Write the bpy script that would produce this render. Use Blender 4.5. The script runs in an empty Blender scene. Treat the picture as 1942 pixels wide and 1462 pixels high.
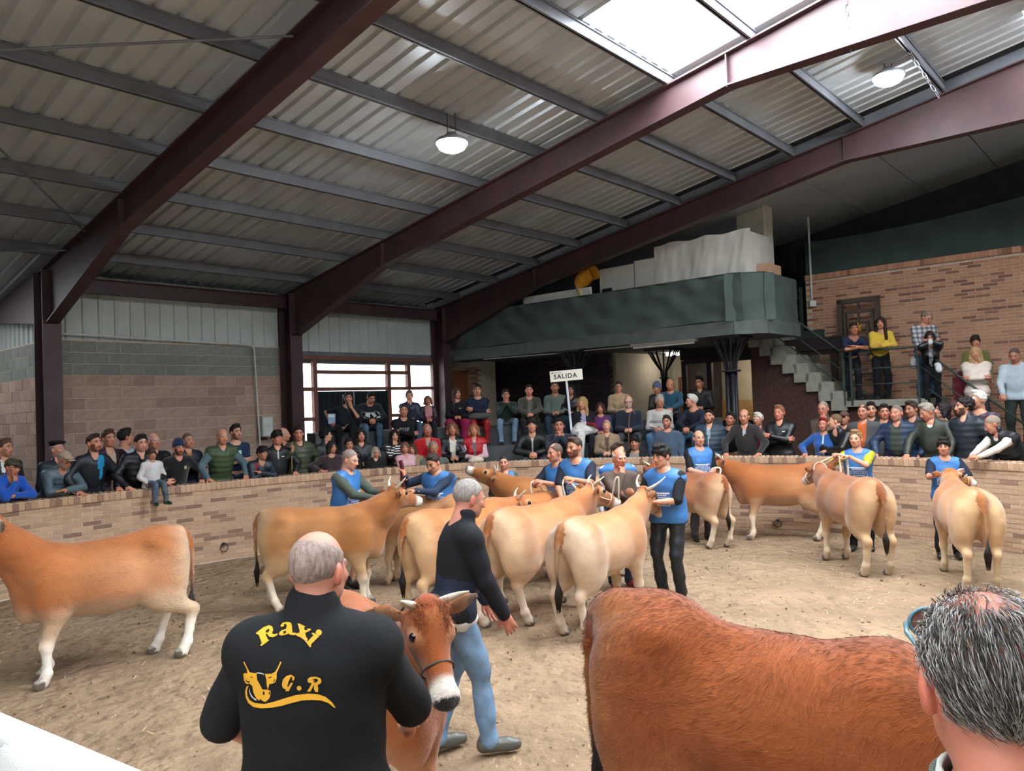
import bpy, bmesh, math, random
import numpy as np
from mathutils import Vector, Matrix, noise
from mathutils.bvhtree import BVHTree
from mathutils.geometry import tessellate_polygon

# ------------------------------------------------------------------ camera, sky, exposure
sc = bpy.context.scene
COL = sc.collection
FPX, CX, CY, EYE = 1450., 971., 731., 2.2
_p, _r = math.radians(1.5), math.radians(2.15)
FW = np.array([0, math.cos(_p), math.sin(_p)])
_R0 = np.array([1., 0, 0]); _U0 = np.array([0, -math.sin(_p), math.cos(_p)])
RT = math.cos(_r)*_R0 - math.sin(_r)*_U0
UP = math.sin(_r)*_R0 + math.cos(_r)*_U0
cam = bpy.data.cameras.new('camera'); camo = bpy.data.objects.new('camera', cam); COL.objects.link(camo)
cam.sensor_width = 36; cam.lens = FPX*36/1942; cam.clip_start = .05; cam.clip_end = 200
camo.matrix_world = Matrix(((RT[0], UP[0], -FW[0], 0), (RT[1], UP[1], -FW[1], 0), (RT[2], UP[2], -FW[2], EYE), (0, 0, 0, 1)))
sc.camera = camo
SKY, LROOF, LLAMP = 3.5, 13.0, 90.0
w = bpy.data.worlds.new('overcast_sky'); sc.world = w; w.use_nodes = True
bg = w.node_tree.nodes['Background']; bg.inputs[0].default_value = (.9, .96, 1, 1); bg.inputs[1].default_value = SKY
vs = sc.view_settings
vs.view_transform = 'Standard'; vs.look = 'None'; vs.gamma = 1; vs.use_curve_mapping = False; vs.exposure = 1.05
sc.cycles.use_denoising = True
sc.cycles.max_bounces = 6; sc.cycles.diffuse_bounces = 4; sc.cycles.glossy_bounces = 2; sc.cycles.transmission_bounces = 3; sc.cycles.transparent_max_bounces = 6
sc.cycles.sample_clamp_indirect = 6

# building axes: U along the purlins, V along the rafters
_a = math.radians(41.4)
EU = np.array([math.sin(_a), math.cos(_a), 0]); EV = np.array([-math.cos(_a), math.sin(_a), 0])
UANG = math.atan2(EU[1], EU[0])
def UV(u, v, z): return EU*u + EV*v + np.array([0, 0, z])
def ray(x, y): return FW + RT*((x-CX)/FPX) - UP*((y-CY)/FPX)
def atd(x, y, d): return np.array([0, 0, EYE]) + ray(x, y)*d
def onz(x, y, z=0.):
    k = ray(x, y); return np.array([0, 0, EYE]) + k*((z-EYE)/k[2])
def atr(x, y, r):                      # the point on this line of sight at horizontal radius r from the ring's centre
    k = ray(x, y)[:2]; A = k@k; B = -2*(k@RC); Cc = RC@RC-r*r
    t = (-B+math.sqrt(B*B-4*A*Cc))/(2*A); return atd(x, y, t)
RC = np.array([.30, 6.40]); RR = 7.42   # ring centre and inner radius

# portals guide daylight through the window and the added opening behind the viewer
def portal(c, sx, sy, rot):
    l = bpy.data.lights.new('daylight_portal', 'AREA'); l.shape = 'RECTANGLE'; l.size = sx; l.size_y = sy; l.cycles.is_portal = True
    o = bpy.data.objects.new('daylight_portal', l); COL.objects.link(o); o.location = c; o.rotation_euler = rot
portal(UV(-4.55, .5, 1.6), 3.6, 3.2, (math.pi/2, 0, UANG+math.pi/2+math.pi))
portal(UV(11.3, 14.6, 2.4), 4.3, 2.3, (math.pi/2, 0, UANG+math.pi))

# ------------------------------------------------------------------ materials
def lin(h):
    if not isinstance(h, str): return tuple(h)
    h = h.lstrip('#'); c = [int(h[i:i+2], 16)/255 for i in (0, 2, 4)]
    return tuple(x/12.92 if x <= .04045 else ((x+.055)/1.055)**2.4 for x in c)
_mats = {}
def mat(name, col='#808080', rough=.7, metal=0, nscale=6, namt=.12, bump=0, bscale=60, emit=0, attr=None, rnd=None, stretch=None, spec=.3, bdist=.01, coords='Object', sheen=0):
    key = (name, str(col), rough, emit)
    if key in _mats: return _mats[key]
    m = bpy.data.materials.new(name); m.use_nodes = True; nt = m.node_tree; N = nt.nodes; L = nt.links
    b = N['Principled BSDF']; b.inputs['Roughness'].default_value = rough; b.inputs['Metallic'].default_value = metal
    b.inputs['Specular IOR Level'].default_value = spec
    if sheen: b.inputs['Sheen Weight'].default_value = sheen
    tc = N.new('ShaderNodeTexCoord'); mp = N.new('ShaderNodeMapping'); L.new(tc.outputs[coords], mp.inputs[0])
    if stretch: mp.inputs['Scale'].default_value = stretch
    if attr:
        a = N.new('ShaderNodeAttribute'); a.attribute_name = attr; src = a.outputs['Color']
    elif rnd:
        rp = N.new('ShaderNodeValToRGB'); rp.color_ramp.interpolation = 'CONSTANT'
        els = rp.color_ramp.elements
        while len(els) < len(rnd): els.new(.5)
        for e, (p, c) in zip(els, rnd): e.position = p; e.color = (*lin(c), 1)
        a = N.new('ShaderNodeAttribute'); a.attribute_name = 'rnd'; oi = N.new('ShaderNodeObjectInfo'); ad = N.new('ShaderNodeMath'); ad.operation = 'ADD'
        L.new(a.outputs['Fac'], ad.inputs[0]); L.new(oi.outputs['Random'], ad.inputs[1])
        fr = N.new('ShaderNodeMath'); fr.operation = 'FRACT'; L.new(ad.outputs[0], fr.inputs[0]); L.new(fr.outputs[0], rp.inputs[0]); src = rp.outputs[0]
    else:
        v = N.new('ShaderNodeRGB'); v.outputs[0].default_value = (*lin(col), 1); src = v.outputs[0]
    if namt:
        n = N.new('ShaderNodeTexNoise'); n.inputs['Scale'].default_value = nscale; n.inputs['Detail'].default_value = 5; L.new(mp.outputs[0], n.inputs[0])
        mr = N.new('ShaderNodeMapRange'); mr.inputs[1].default_value = .3; mr.inputs[2].default_value = .7; mr.inputs[3].default_value = 1-namt; mr.inputs[4].default_value = 1+namt
        L.new(n.outputs[0], mr.inputs[0]); mx = N.new('ShaderNodeVectorMath'); mx.operation = 'SCALE'; L.new(src, mx.inputs[0]); L.new(mr.outputs[0], mx.inputs['Scale']); src = mx.outputs[0]
    L.new(src, b.inputs['Base Color'])
    if bump:
        n2 = N.new('ShaderNodeTexNoise'); n2.inputs['Scale'].default_value = bscale; n2.inputs['Detail'].default_value = 4; L.new(mp.outputs[0], n2.inputs[0])
        bp = N.new('ShaderNodeBump'); bp.inputs['Strength'].default_value = bump; bp.inputs['Distance'].default_value = bdist; L.new(n2.outputs[0], bp.inputs['Height']); L.new(bp.outputs[0], b.inputs['Normal'])
    if emit:
        b.inputs['Emission Color'].default_value = (*lin(col), 1); b.inputs['Emission Strength'].default_value = emit
    _mats[key] = m; return m
STY = {'knit': dict(rough=.95, bump=.5, bscale=220, namt=.14, sheen=.2), 'cloth': dict(rough=.85, bump=.3, bscale=160, namt=.1), 'nylon': dict(rough=.5, bump=.25, bscale=40, namt=.1, spec=.4),
       'leather': dict(rough=.38, bump=.3, bscale=70, namt=.15, spec=.5), 'denim': dict(rough=.9, bump=.4, bscale=180, namt=.28, nscale=9), 'fleece': dict(rough=1., bump=.6, bscale=120, namt=.16, sheen=.3)}
def fab(hexc, style='cloth'): return mat(style+'_fabric', hexc, **STY[style])
def plaid(c1, c2):
    m = mat('plaid_fabric', c1+'', rough=.9); nt = m.node_tree; N = nt.nodes; L = nt.links; b = N['Principled BSDF']; src = b.inputs['Base Color'].links[0].from_socket
    tc = N['Texture Coordinate']; sx = N.new('ShaderNodeSeparateXYZ'); L.new(tc.outputs['Object'], sx.inputs[0])
    for ax in ('X', 'Z'):
        a = N.new('ShaderNodeMath'); a.operation = 'MULTIPLY'; a.inputs[1].default_value = 11; L.new(sx.outputs[ax], a.inputs[0]); f = N.new('ShaderNodeMath'); f.operation = 'FRACT'; L.new(a.outputs[0], f.inputs[0]); g = N.new('ShaderNodeMath'); g.operation = 'LESS_THAN'; g.inputs[1].default_value = .45; L.new(f.outputs[0], g.inputs[0]); h = N.new('ShaderNodeMath'); h.operation = 'MULTIPLY'; h.inputs[1].default_value = .6; L.new(g.outputs[0], h.inputs[0])
        mx = N.new('ShaderNodeMix'); mx.data_type = 'RGBA'; L.new(h.outputs[0], mx.inputs['Factor']); L.new(src, mx.inputs['A']); mx.inputs['B'].default_value = (*lin(c2), 1); src = mx.outputs['Result']
    L.new(src, b.inputs['Base Color']); return m
def hairmat(hexc): return mat('hair', hexc, rough=.6, nscale=90, namt=.35, bump=.7, bscale=130, stretch=(1, 1, .35))
SKINM = mat('skin', attr='Col', rough=.5, nscale=14, namt=.07, bump=.12, bscale=140, spec=.35)
HIDEM = mat('hide', attr='Col', rough=.85, nscale=4.5, namt=.2, bump=.45, bscale=120, bdist=.006, stretch=(.4, 1, 1.), sheen=.25)
BR = [(0, '#b7977b'), (.2, '#b09074'), (.38, '#bd9d81'), (.56, '#b3937a'), (.72, '#a98a70'), (.84, '#917260'), (.93, '#846757')]
BRICKM = mat('brick', rnd=BR, rough=.9, nscale=30, namt=.12, bump=.3, bscale=120)
BR2 = [(0, '#b88a6e'), (.2, '#b08166'), (.4, '#bb8e73'), (.58, '#b3866b'), (.72, '#a67a61'), (.82, '#8a6251'), (.92, '#7d5748')]
BRICK2M = mat('brick_warm', rnd=BR2, rough=.9, nscale=30, namt=.12, bump=.3, bscale=120)
MORTM = mat('mortar', '#c6b7a4', rough=.95, nscale=20, namt=.15, bump=.3)
BLKM = mat('pink_block', rnd=[(0, '#ad9484'), (.3, '#a68d7d'), (.6, '#b19787'), (.85, '#9f8678')], rough=.95, nscale=14, namt=.13, bump=.4, bscale=90)
BLKG = mat('grey_block', rnd=[(0, '#878881'), (.4, '#80837c'), (.7, '#8c8d86')], rough=.95, nscale=14, namt=.13, bump=.4, bscale=90)
STEEL = mat('red_oxide_steel', '#4a3436', rough=.5, nscale=2.5, namt=.2, spec=.4)
PURL = mat('galvanised_purlin', '#70737a', rough=.5, nscale=3, namt=.15)
SHEET = mat('roof_sheet', '#c0c9cc', rough=.42, metal=.35, nscale=1.3, namt=.12)
PANELM = mat('ceiling_panel', '#b2b9bd', rough=.5, metal=.2, nscale=2, namt=.08)
CORR = mat('wall_sheet', '#b9c1bb', rough=.5, nscale=2, namt=.08)
CONC = mat('concrete', '#8f8b84', rough=.95, nscale=5, namt=.18, bump=.3, bscale=60)
DARKC = mat('dark_concrete', '#3b3d40', rough=.95, nscale=4, namt=.2)
WOOD = mat('brown_wood', '#7a4a34', rough=.55, nscale=6, namt=.2, stretch=(1, 1, .2))
BLACKM = mat('black_iron', '#1b1d21', rough=.45, namt=.1)
GREENI = mat('green_iron', '#333f39', rough=.45, namt=.1)
GLASS = None

# ------------------------------------------------------------------ objects and plain meshes
def tag(o, label=None, cat=None, group=None, kind=None):
    for k, v in (('label', label), ('category', cat), ('group', group), ('kind', kind)):
        if v: o[k] = v
    return o
def link(name, me, m=None, parent=None, label=None, cat=None, group=None, kind=None, loc=None):
    o = bpy.data.objects.new(name, me); COL.objects.link(o)
    if m is not None and me is not None and not me.materials: me.materials.append(m)
    if parent is not None: o.parent = parent
    if loc is not None: o.location = loc
    return tag(o, label, cat, group, kind)
def empty(name, loc=(0, 0, 0), rz=0, **k):
    o = link(name, None, **k); o.location = loc; o.rotation_euler = (0, 0, rz); return o
def npmesh(name, V, Q, smooth=True, cols=None, midx=None):
    V = np.ascontiguousarray(V, np.float32); Q = np.ascontiguousarray(Q, np.int32); k = Q.shape[1]
    me = bpy.data.meshes.new(name); me.vertices.add(len(V)); me.vertices.foreach_set('co', V.ravel())
    me.loops.add(Q.size); me.loops.foreach_set('vertex_index', Q.ravel()); me.polygons.add(len(Q))
    me.polygons.foreach_set('loop_start', np.arange(0, Q.size, k, dtype=np.int32))
    if midx is not None: me.polygons.foreach_set('material_index', midx.astype(np.int32))
    me.update(calc_edges=True)
    if smooth: me.polygons.foreach_set('use_smooth', np.ones(len(Q), bool))
    if cols is not None:
        a = me.color_attributes.new('Col', 'FLOAT_COLOR', 'POINT'); a.data.foreach_set('color', np.ascontiguousarray(np.c_[cols, np.ones(len(V))], np.float32).ravel())
    me.validate(); return me
class MB:
    def __init__(s): s.v = []; s.f = []; s.r = []
    def hexa(s, c8, r=0):             # eight corners: bottom ring then top ring
        n = len(s.v); s.v += [tuple(p) for p in c8]; s.r += [r]*8
        s.f += [(n, n+3, n+2, n+1), (n+4, n+5, n+6, n+7), (n, n+1, n+5, n+4), (n+1, n+2, n+6, n+5), (n+2, n+3, n+7, n+6), (n+3, n, n+4, n+7)]; return s
    def box(s, x0, x1, y0, y1, z0, z1, r=0): return s.hexa([(x0, y0, z0), (x1, y0, z0), (x1, y1, z0), (x0, y1, z0), (x0, y0, z1), (x1, y0, z1), (x1, y1, z1), (x0, y1, z1)], r)
    def ubox(s, u0, u1, v0, v1, z0, z1, r=0):
        return s.hexa([UV(u, v, z) for z in (z0, z1) for u, v in ((u0, v0), (u1, v0), (u1, v1), (u0, v1))], r)
    def bar(s, a, b, w, h=None, up=(0, 0, 1)):
        a = np.array(a, float); b = np.array(b, float); h = h or w; d = b-a; d /= np.linalg.norm(d); sd = np.cross(d, up)
        if np.linalg.norm(sd) < 1e-3: sd = np.cross(d, (1, 0, 0))
        sd /= np.linalg.norm(sd); u = np.cross(sd, d); sd = sd*w/2; u = u*h/2
        return s.hexa([p+i*sd+j*u for p in (a, b) for i, j in ((-1, -1), (1, -1), (1, 1), (-1, 1))])
    def tube(s, pts, r, n=8, cap=True):
        P = [np.array(p, float) for p in pts]; R = r if hasattr(r, '__len__') else [r]*len(P); b = len(s.v); pu = None
        for i, p in enumerate(P):
            t = P[min(i+1, len(P)-1)]-P[max(i-1, 0)]; t = t/(np.linalg.norm(t)+1e-9)
            u = np.cross(t, (0, 0, 1) if pu is None else np.cross(pu, t))
            if pu is None and np.linalg.norm(u) < 1e-2: u = np.cross(t, (1, 0, 0))
            u /= np.linalg.norm(u)+1e-9; pu = u; v2 = np.cross(t, u)
            for k in range(n):
                a = 2*math.pi*k/n; s.v.append(tuple(p+R[i]*(math.cos(a)*u+math.sin(a)*v2))); s.r.append(0)
        for i in range(len(P)-1):
            for k in range(n):
                a, c = b+i*n+k, b+i*n+(k+1) % n; s.f.append((a, c, c+n, a+n))
        if cap: s.f.append(tuple(b+k for k in range(n))[::-1]); s.f.append(tuple(b+(len(P)-1)*n+k for k in range(n)))
        return s
    def prism(s, poly, a0, a1, fn):    # poly of 2-D points extruded between a0 and a1, mapped by fn(p, q, a)
        n = len(poly); b = len(s.v)
        for a in (a0, a1): s.v += [tuple(fn(p, q, a)) for p, q in poly]; s.r += [0]*n
        s.f.append(tuple(b+i for i in range(n))); s.f.append(tuple(b+n+i for i in range(n))[::-1])
        for i in range(n): j = (i+1) % n; s.f.append((b+i, b+n+i, b+n+j, b+j))
        return s
    def mesh(s, name, smooth=False, rnd=False):
        me = bpy.data.meshes.new(name); me.from_pydata(s.v, [], s.f)
        bm = bmesh.new(); bm.from_mesh(me); bmesh.ops.recalc_face_normals(bm, faces=bm.faces); bm.to_mesh(me); bm.free()
        if rnd: me.attributes.new('rnd', 'FLOAT', 'POINT').data.foreach_set('value', np.array(s.r, np.float32))
        if smooth: me.polygons.foreach_set('use_smooth', [True]*len(me.polygons))
        return me
    def put(s, name, m, parent=None, smooth=False, rnd=False, **k): return link(name, s.mesh(name, smooth, rnd), m, parent, **k)
rng = random.Random(7)
def sphere_mesh(name, r, seg=12, ring=8, sc_=(1, 1, 1)):
    me = bpy.data.meshes.new(name); bm = bmesh.new(); bmesh.ops.create_uvsphere(bm, u_segments=seg, v_segments=ring, radius=r)
    for v in bm.verts: v.co = Vector((v.co.x*sc_[0], v.co.y*sc_[1], v.co.z*sc_[2]))
    for f in bm.faces: f.smooth = True
    bm.to_mesh(me); bm.free(); return me
def rebase(root, loc):
    loc = Vector(loc); root.location = loc; inv = Matrix.Translation(-loc)
    for c in root.children: c.matrix_parent_inverse = inv
    return root
def instance(name, me, parent, M, m=None):
    o = link(name, me, m, parent); o.matrix_local = M; return o
def frame_m(org, X, Y, Z): return Matrix([[X[0], Y[0], Z[0], org[0]], [X[1], Y[1], Z[1], org[1]], [X[2], Y[2], Z[2], org[2]], [0, 0, 0, 1]])
ZT = lambda v: 7.20-.177*(v if v >= 1.4 else 2.8-v)      # top of the rafters

# ------------------------------------------------------------------ arena floor
def arena_floor():
    n = 112; xs = np.linspace(-9, 10, n); ys = np.linspace(-4, 15, n); X, Y = np.meshgrid(xs, ys, indexing='ij')
    Z = .012*np.sin(X*3.1+Y*1.3)*np.sin(Y*2.7-X)+.010*np.sin(X*7.3-Y*5.1)*np.cos(Y*8.7+X*2.)-.012
    V = np.c_[X.ravel(), Y.ravel(), Z.ravel()]; i = np.arange(n*n).reshape(n, n)
    Q = np.c_[i[:-1, :-1].ravel(), i[1:, :-1].ravel(), i[1:, 1:].ravel(), i[:-1, 1:].ravel()]
    m = mat('arena_sand', '#927b62', rough=1., nscale=1.1, namt=.16, bump=1., bscale=7, bdist=.11)
    nt = m.node_tree; N = nt.nodes; L = nt.links; b = N['Principled BSDF']; src = b.inputs['Base Color'].links[0].from_socket
    tc = N['Texture Coordinate']
    def layer(src, scale, lo, hi, col, stretch=(1, 1, 1), rot=0, det=6):
        mp = N.new('ShaderNodeMapping'); mp.inputs['Scale'].default_value = stretch; mp.inputs['Rotation'].default_value = (0, 0, rot); L.new(tc.outputs['Object'], mp.inputs[0])
        n_ = N.new('ShaderNodeTexNoise'); n_.inputs['Scale'].default_value = scale; n_.inputs['Detail'].default_value = det; L.new(mp.outputs[0], n_.inputs[0])
        mr = N.new('ShaderNodeMapRange'); mr.inputs[1].default_value = lo; mr.inputs[2].default_value = hi; L.new(n_.outputs[0], mr.inputs[0])
        mx = N.new('ShaderNodeMix'); mx.data_type = 'RGBA'; L.new(mr.outputs[0], mx.inputs['Factor']); L.new(src, mx.inputs['A']); mx.inputs['B'].default_value = (*lin(col), 1); return mx.outputs['Result']
    src = layer(src, 1.6, .45, .75, '#7f6a53'); src = layer(src, 6.5, .5, .75, '#7a664f', (1, .6, 1), .3)
    src = layer(src, 17, .58, .76, '#665440', (1, .45, 1), .6)  # dark clumps; their contrast stands in for the shading of rugged ground
    src = layer(src, 40, .62, .78, '#b5a07f', (1, .25, 1), .5)
    L.new(src, b.inputs['Base Color'])
    floor = link('floor', npmesh('floor', V, Q), m, kind='structure')
    # clods and straw lying on the sand, beyond counting
    mb = MB(); r = random.Random(3)
    for i in range(1500):
        a = r.uniform(0, 2*math.pi); q = RR*math.sqrt(r.random())*.98; x, y = RC[0]+q*math.cos(a), RC[1]+q*math.sin(a)
        if y < 2.6: continue
        s = r.uniform(.004, .012)*(1.7 if r.random() < .08 else 1); z = .01*math.sin(x*3.1)-.008
        mb.hexa([(x+s*(i_*r.uniform(.6, 1)), y+s*(j_*r.uniform(.6, 1)), z+(s*.6*r.uniform(.6, 1) if k else -.01)) for k in (0, 1) for i_, j_ in ((-1, -1), (1, -1), (1, 1), (-1, 1))])
    mb.put('clods', mat('clod', '#6f5c48', rough=1), floor, kind='stuff')
    mb = MB()
    for i in range(900):
        a = r.uniform(0, 2*math.pi); q = RR*math.sqrt(r.random())*.98; x, y = RC[0]+q*math.cos(a), RC[1]+q*math.sin(a)
        if y < 2.6: continue
        t = r.uniform(0, 3.14); l = r.uniform(.02, .08); mb.bar((x, y, .012), (x+l*math.cos(t), y+l*math.sin(t), .016+r.uniform(0, .01)), .004, .003)
    mb.put('straw', mat('straw', '#cdb88f', rough=.9), floor, kind='stuff')
arena_floor()

# ------------------------------------------------------------------ brick ring wall
A0, A1 = math.radians(6), math.radians(172)
_ra = np.radians([-20, 29.7, 37.7, 43.7, 55.8, 63.7, 75.8, 87, 94.3, 109.3, 119.7, 133.8, 144.6, 153.7, 200]); _rv = np.array([7.3, 7.3, 7.40, 7.5, 7.5, 7.42, 7.32, 7.45, 7.55, 7.36, 7.30, 7.16, 7.38, 7.62, 7.7])
_ta = np.linspace(_ra[0], _ra[-1], 400); _tv = np.interp(_ta, _ra, _rv); _tv = np.convolve(np.pad(_tv, 24, 'edge'), np.ones(49)/49, 'valid')
def rad(a): return float(np.interp(a, _ta, _tv))
def rp(a, off, z): r = rad(a)+off; return np.array([RC[0]+r*math.cos(a), RC[1]+r*math.sin(a), z])
def ring_wall():
    n = 140; V = []; F = []
    prof = [(.012, -.1), (.012, 1.188), (.238, 1.188), (.238, -.1)]
    for i in range(n+1):
        a = A0+(A1-A0)*i/n; V += [tuple(rp(a, o, z)) for o, z in prof]
    for i in range(n):
        for k in range(3): b = i*4+k; F.append((b, b+1, b+5, b+4))
    F += [(0, 3, 2, 1), (n*4, n*4+1, n*4+2, n*4+3)]
    me = bpy.data.meshes.new('wall_ring'); me.from_pydata(V, [], F); wall = link('wall_ring', me, MORTM, kind='structure')
    brick = MB().box(-.1195, .1195, -.0065, .02, -.0275, .0275).mesh('brick')
    cop = MB().box(-.0357, .0357, -.135, .135, -.058, .058)
    cop = cop.mesh('coping_brick'); bm = bmesh.new(); bm.from_mesh(cop); bmesh.ops.bevel(bm, geom=[e for e in bm.edges if abs(e.verts[0].co.z-.058) < 1e-4 and abs(e.verts[1].co.z-.058) < 1e-4], offset=.02, segments=2, affect='EDGES'); bm.to_mesh(cop); bm.free()
    def M(a, off, z):
        p = rp(a, off, z); d = rp(a+.01, off, z)-rp(a-.01, off, z); d /= np.linalg.norm(d); nrm = np.array([-d[1], d[0], 0]); return frame_m(p, d, -nrm, (0, 0, 1))
    cand = []; zz = .03; row = 0
    while zz < 1.07:
        a = A0+(.0162 if row % 2 else 0)
        while a < A1-.02:
            p = rp(a, 0, zz); x = CX+FPX*((p-[0, 0, EYE])@RT)/((p-[0, 0, EYE])@FW)
            seen = -30 < x < 1972 and p[1] > 4; cand.append((0 if seen else 1, np.linalg.norm(p), a, zz)); a += .25/rad(a)
        zz += .064; row += 1
    cand.sort(); st = MB(); r = random.Random(11)
    for i, (s_, d_, a, z) in enumerate(cand):
        off = .012+r.uniform(-.0025, .0025); Mx = M(a, off, z)
        if i < 300: instance('brick', brick, wall, Mx, BRICKM)
        else: st.hexa([Mx @ Vector((x*.1195, y, zq*.0275)) for zq in (-1, 1) for x, y in ((-1, -.0065), (1, -.0065), (1, .02), (-1, .02))], r.random())
    st.put('brickwork', BRICKM, wall, rnd=True, kind='stuff')
    a = A0; k = 0
    while a < A1: instance('coping_brick', cop, wall, M(a, .125, 1.142+r.uniform(-.001, .001)), BRICKM); a += .0745/rad(a); k += 1
    # iron tether rings on the wall
    for x, y, lab in ((423, 1030, 'iron tether ring with frayed rope on the ring wall, next to the orange-brown calf'), (1474, 985, 'small iron tether ring on the ring wall under the belly of the rust-brown calf')):
        k = ray(x, y); aa = min(np.linspace(A0, A1, 2000), key=lambda q: abs((CX+FPX*((rp(q, 0, .5)-[0, 0, EYE])@RT)/((rp(q, 0, .5)-[0, 0, EYE])@FW))-x))
        p = rp(aa, -.02, 0); dd = (p@FW); z = atd(x, y, dd)[2]; t = empty('tether_ring', (p[0], p[1], z), label=lab, cat='ring', group='tether rings on the ring wall')
        g = rp(aa+.01, 0, 0)-rp(aa-.01, 0, 0); g /= np.linalg.norm(g); nn = np.array([-g[1], g[0], 0])
        pts = [g*.06*math.cos(q)+np.array([0, 0, .06*math.sin(q)-.06])+nn*(.02+.02*math.sin(q)) for q in np.linspace(0, 2*math.pi, 17)]
        MB().tube(pts, .007, 6, False).put('ring', BLACKM, t, True); MB().bar(-nn*.03, nn*.04, .03).put('staple', BLACKM, t)
ring_wall()

def walkway():
    V = []; F = []; n = 60
    for i in range(n+1):
        a = math.radians(0)+math.radians(180)*i/n; V += [tuple(rp(a, .236, .25)), (RC[0]+22*math.cos(a), RC[1]+22*math.sin(a), .25)]
    for i in range(n): F.append((2*i, 2*i+1, 2*i+3, 2*i+2))
    me = bpy.data.meshes.new('floor_walkway'); me.from_pydata(V, [], F); link('floor_walkway', me, DARKC, kind='structure')
    MB().box(-14, 16, -9, 16, -.32, -.3).put('floor_slab', DARKC, kind='structure')
    # stepped stand in arcs
    st = empty('stand_terrace', kind='structure')
    def tier(r0, r1, z, a0, a1, zb=.2):
        mb = MB(); n = 26
        for i in range(n):
            b0, b1 = math.radians(a0+(a1-a0)*i/n), math.radians(a0+(a1-a0)*(i+1)/n)
            P = lambda r, a, z: (RC[0]+r*math.cos(a), RC[1]+r*math.sin(a), z)
            mb.hexa([P(r0, b0, zb), P(r1, b0, zb), P(r1, b1, zb), P(r0, b1, zb), P(r0, b0, z), P(r1, b0, z), P(r1, b1, z), P(r0, b1, z)])
        mb.put('tier', mat('tier_concrete', '#55585a', rough=.95, nscale=4, namt=.2), st)
    tier(7.86, 8.12, .62, 67, 116); tier(8.12, 8.82, 1.03, 67, 116); tier(8.82, 9.52, 1.41, 67, 116); tier(9.52, 10.4, 1.79, 67, 116)
walkway()

# ------------------------------------------------------------------ steel frames
def steel_frame(u, lab, over=False):
    root = empty('steel_frame', label=lab, cat='steel frame', group='reddish-brown portal frames of the hall')
    up = [(v, ZT(v)) for v in (14.25, 1.4)]; lo = [(1.4, 6.07), (4.1, 6.07), (10.9, ZT(10.9)-.43), (13.85, 3.82), (14.25, 3.82)]
    def both(poly, name, du, m=STEEL):
        mb = MB(); mb.prism(poly, u-du, u+du, lambda p, q, a: UV(a, p, q)); mb.prism([(2.8-p, q) for p, q in poly], u-du, u+du, lambda p, q, a: UV(a, p, q)); return mb.put(name, m, root)
    both(up+lo, 'rafter_web', .012)
    def strip(pts, t, name):
        mb = MB()
        for P in (pts, [(2.8-p, q) for p, q in pts]):
            for (p0, q0), (p1, q1) in zip(P[:-1], P[1:]): mb.bar(UV(u, p0, q0), UV(u, p1, q1), .2, t)
        mb.put(name, STEEL, root)
    strip([(14.25, ZT(14.25)), (1.4, ZT(1.4))], .022, 'top_flange'); strip(lo[:4], .022, 'bottom_flange')
    for v0, v1, nm in ((13.85, 14.25, 'column'), (-11.05, -11.45, 'column')):
        mb = MB(); mb.ubox(u-.012, u+.012, min(v0, v1), max(v0, v1), 0, 4.75)
        for v in (v0, v1): mb.ubox(u-.14, u+.14, v-.012, v+.012, 0, 4.7)
        mb.put(nm, STEEL, root)
    for v in (4.1, 10.9, -1.3): MB().ubox(u-.09, u+.09, v-.008, v+.008, ZT(v)-.43, ZT(v)-.02).put('stiffener', STEEL, root)
    if over:
        MB().prism([(14.25, 4.72), (14.25, 3.85), (17.4, 4.18), (17.4, 4.32)], u-.07, u+.07, lambda p, q, a: UV(a, p, q)).put('eaves_bracket', STEEL, root)
    return root
steel_frame(-.1, 'steel portal frame passing overhead behind the viewer'); steel_frame(4.4, 'nearest steel portal frame, its column rising beside the pink block wall', True)
steel_frame(8.97, 'steel portal frame lit by the skylight, column between block wall and glazed doors'); steel_frame(13.3, 'steel portal frame in front of the balcony, beyond the bright lamp')

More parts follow.
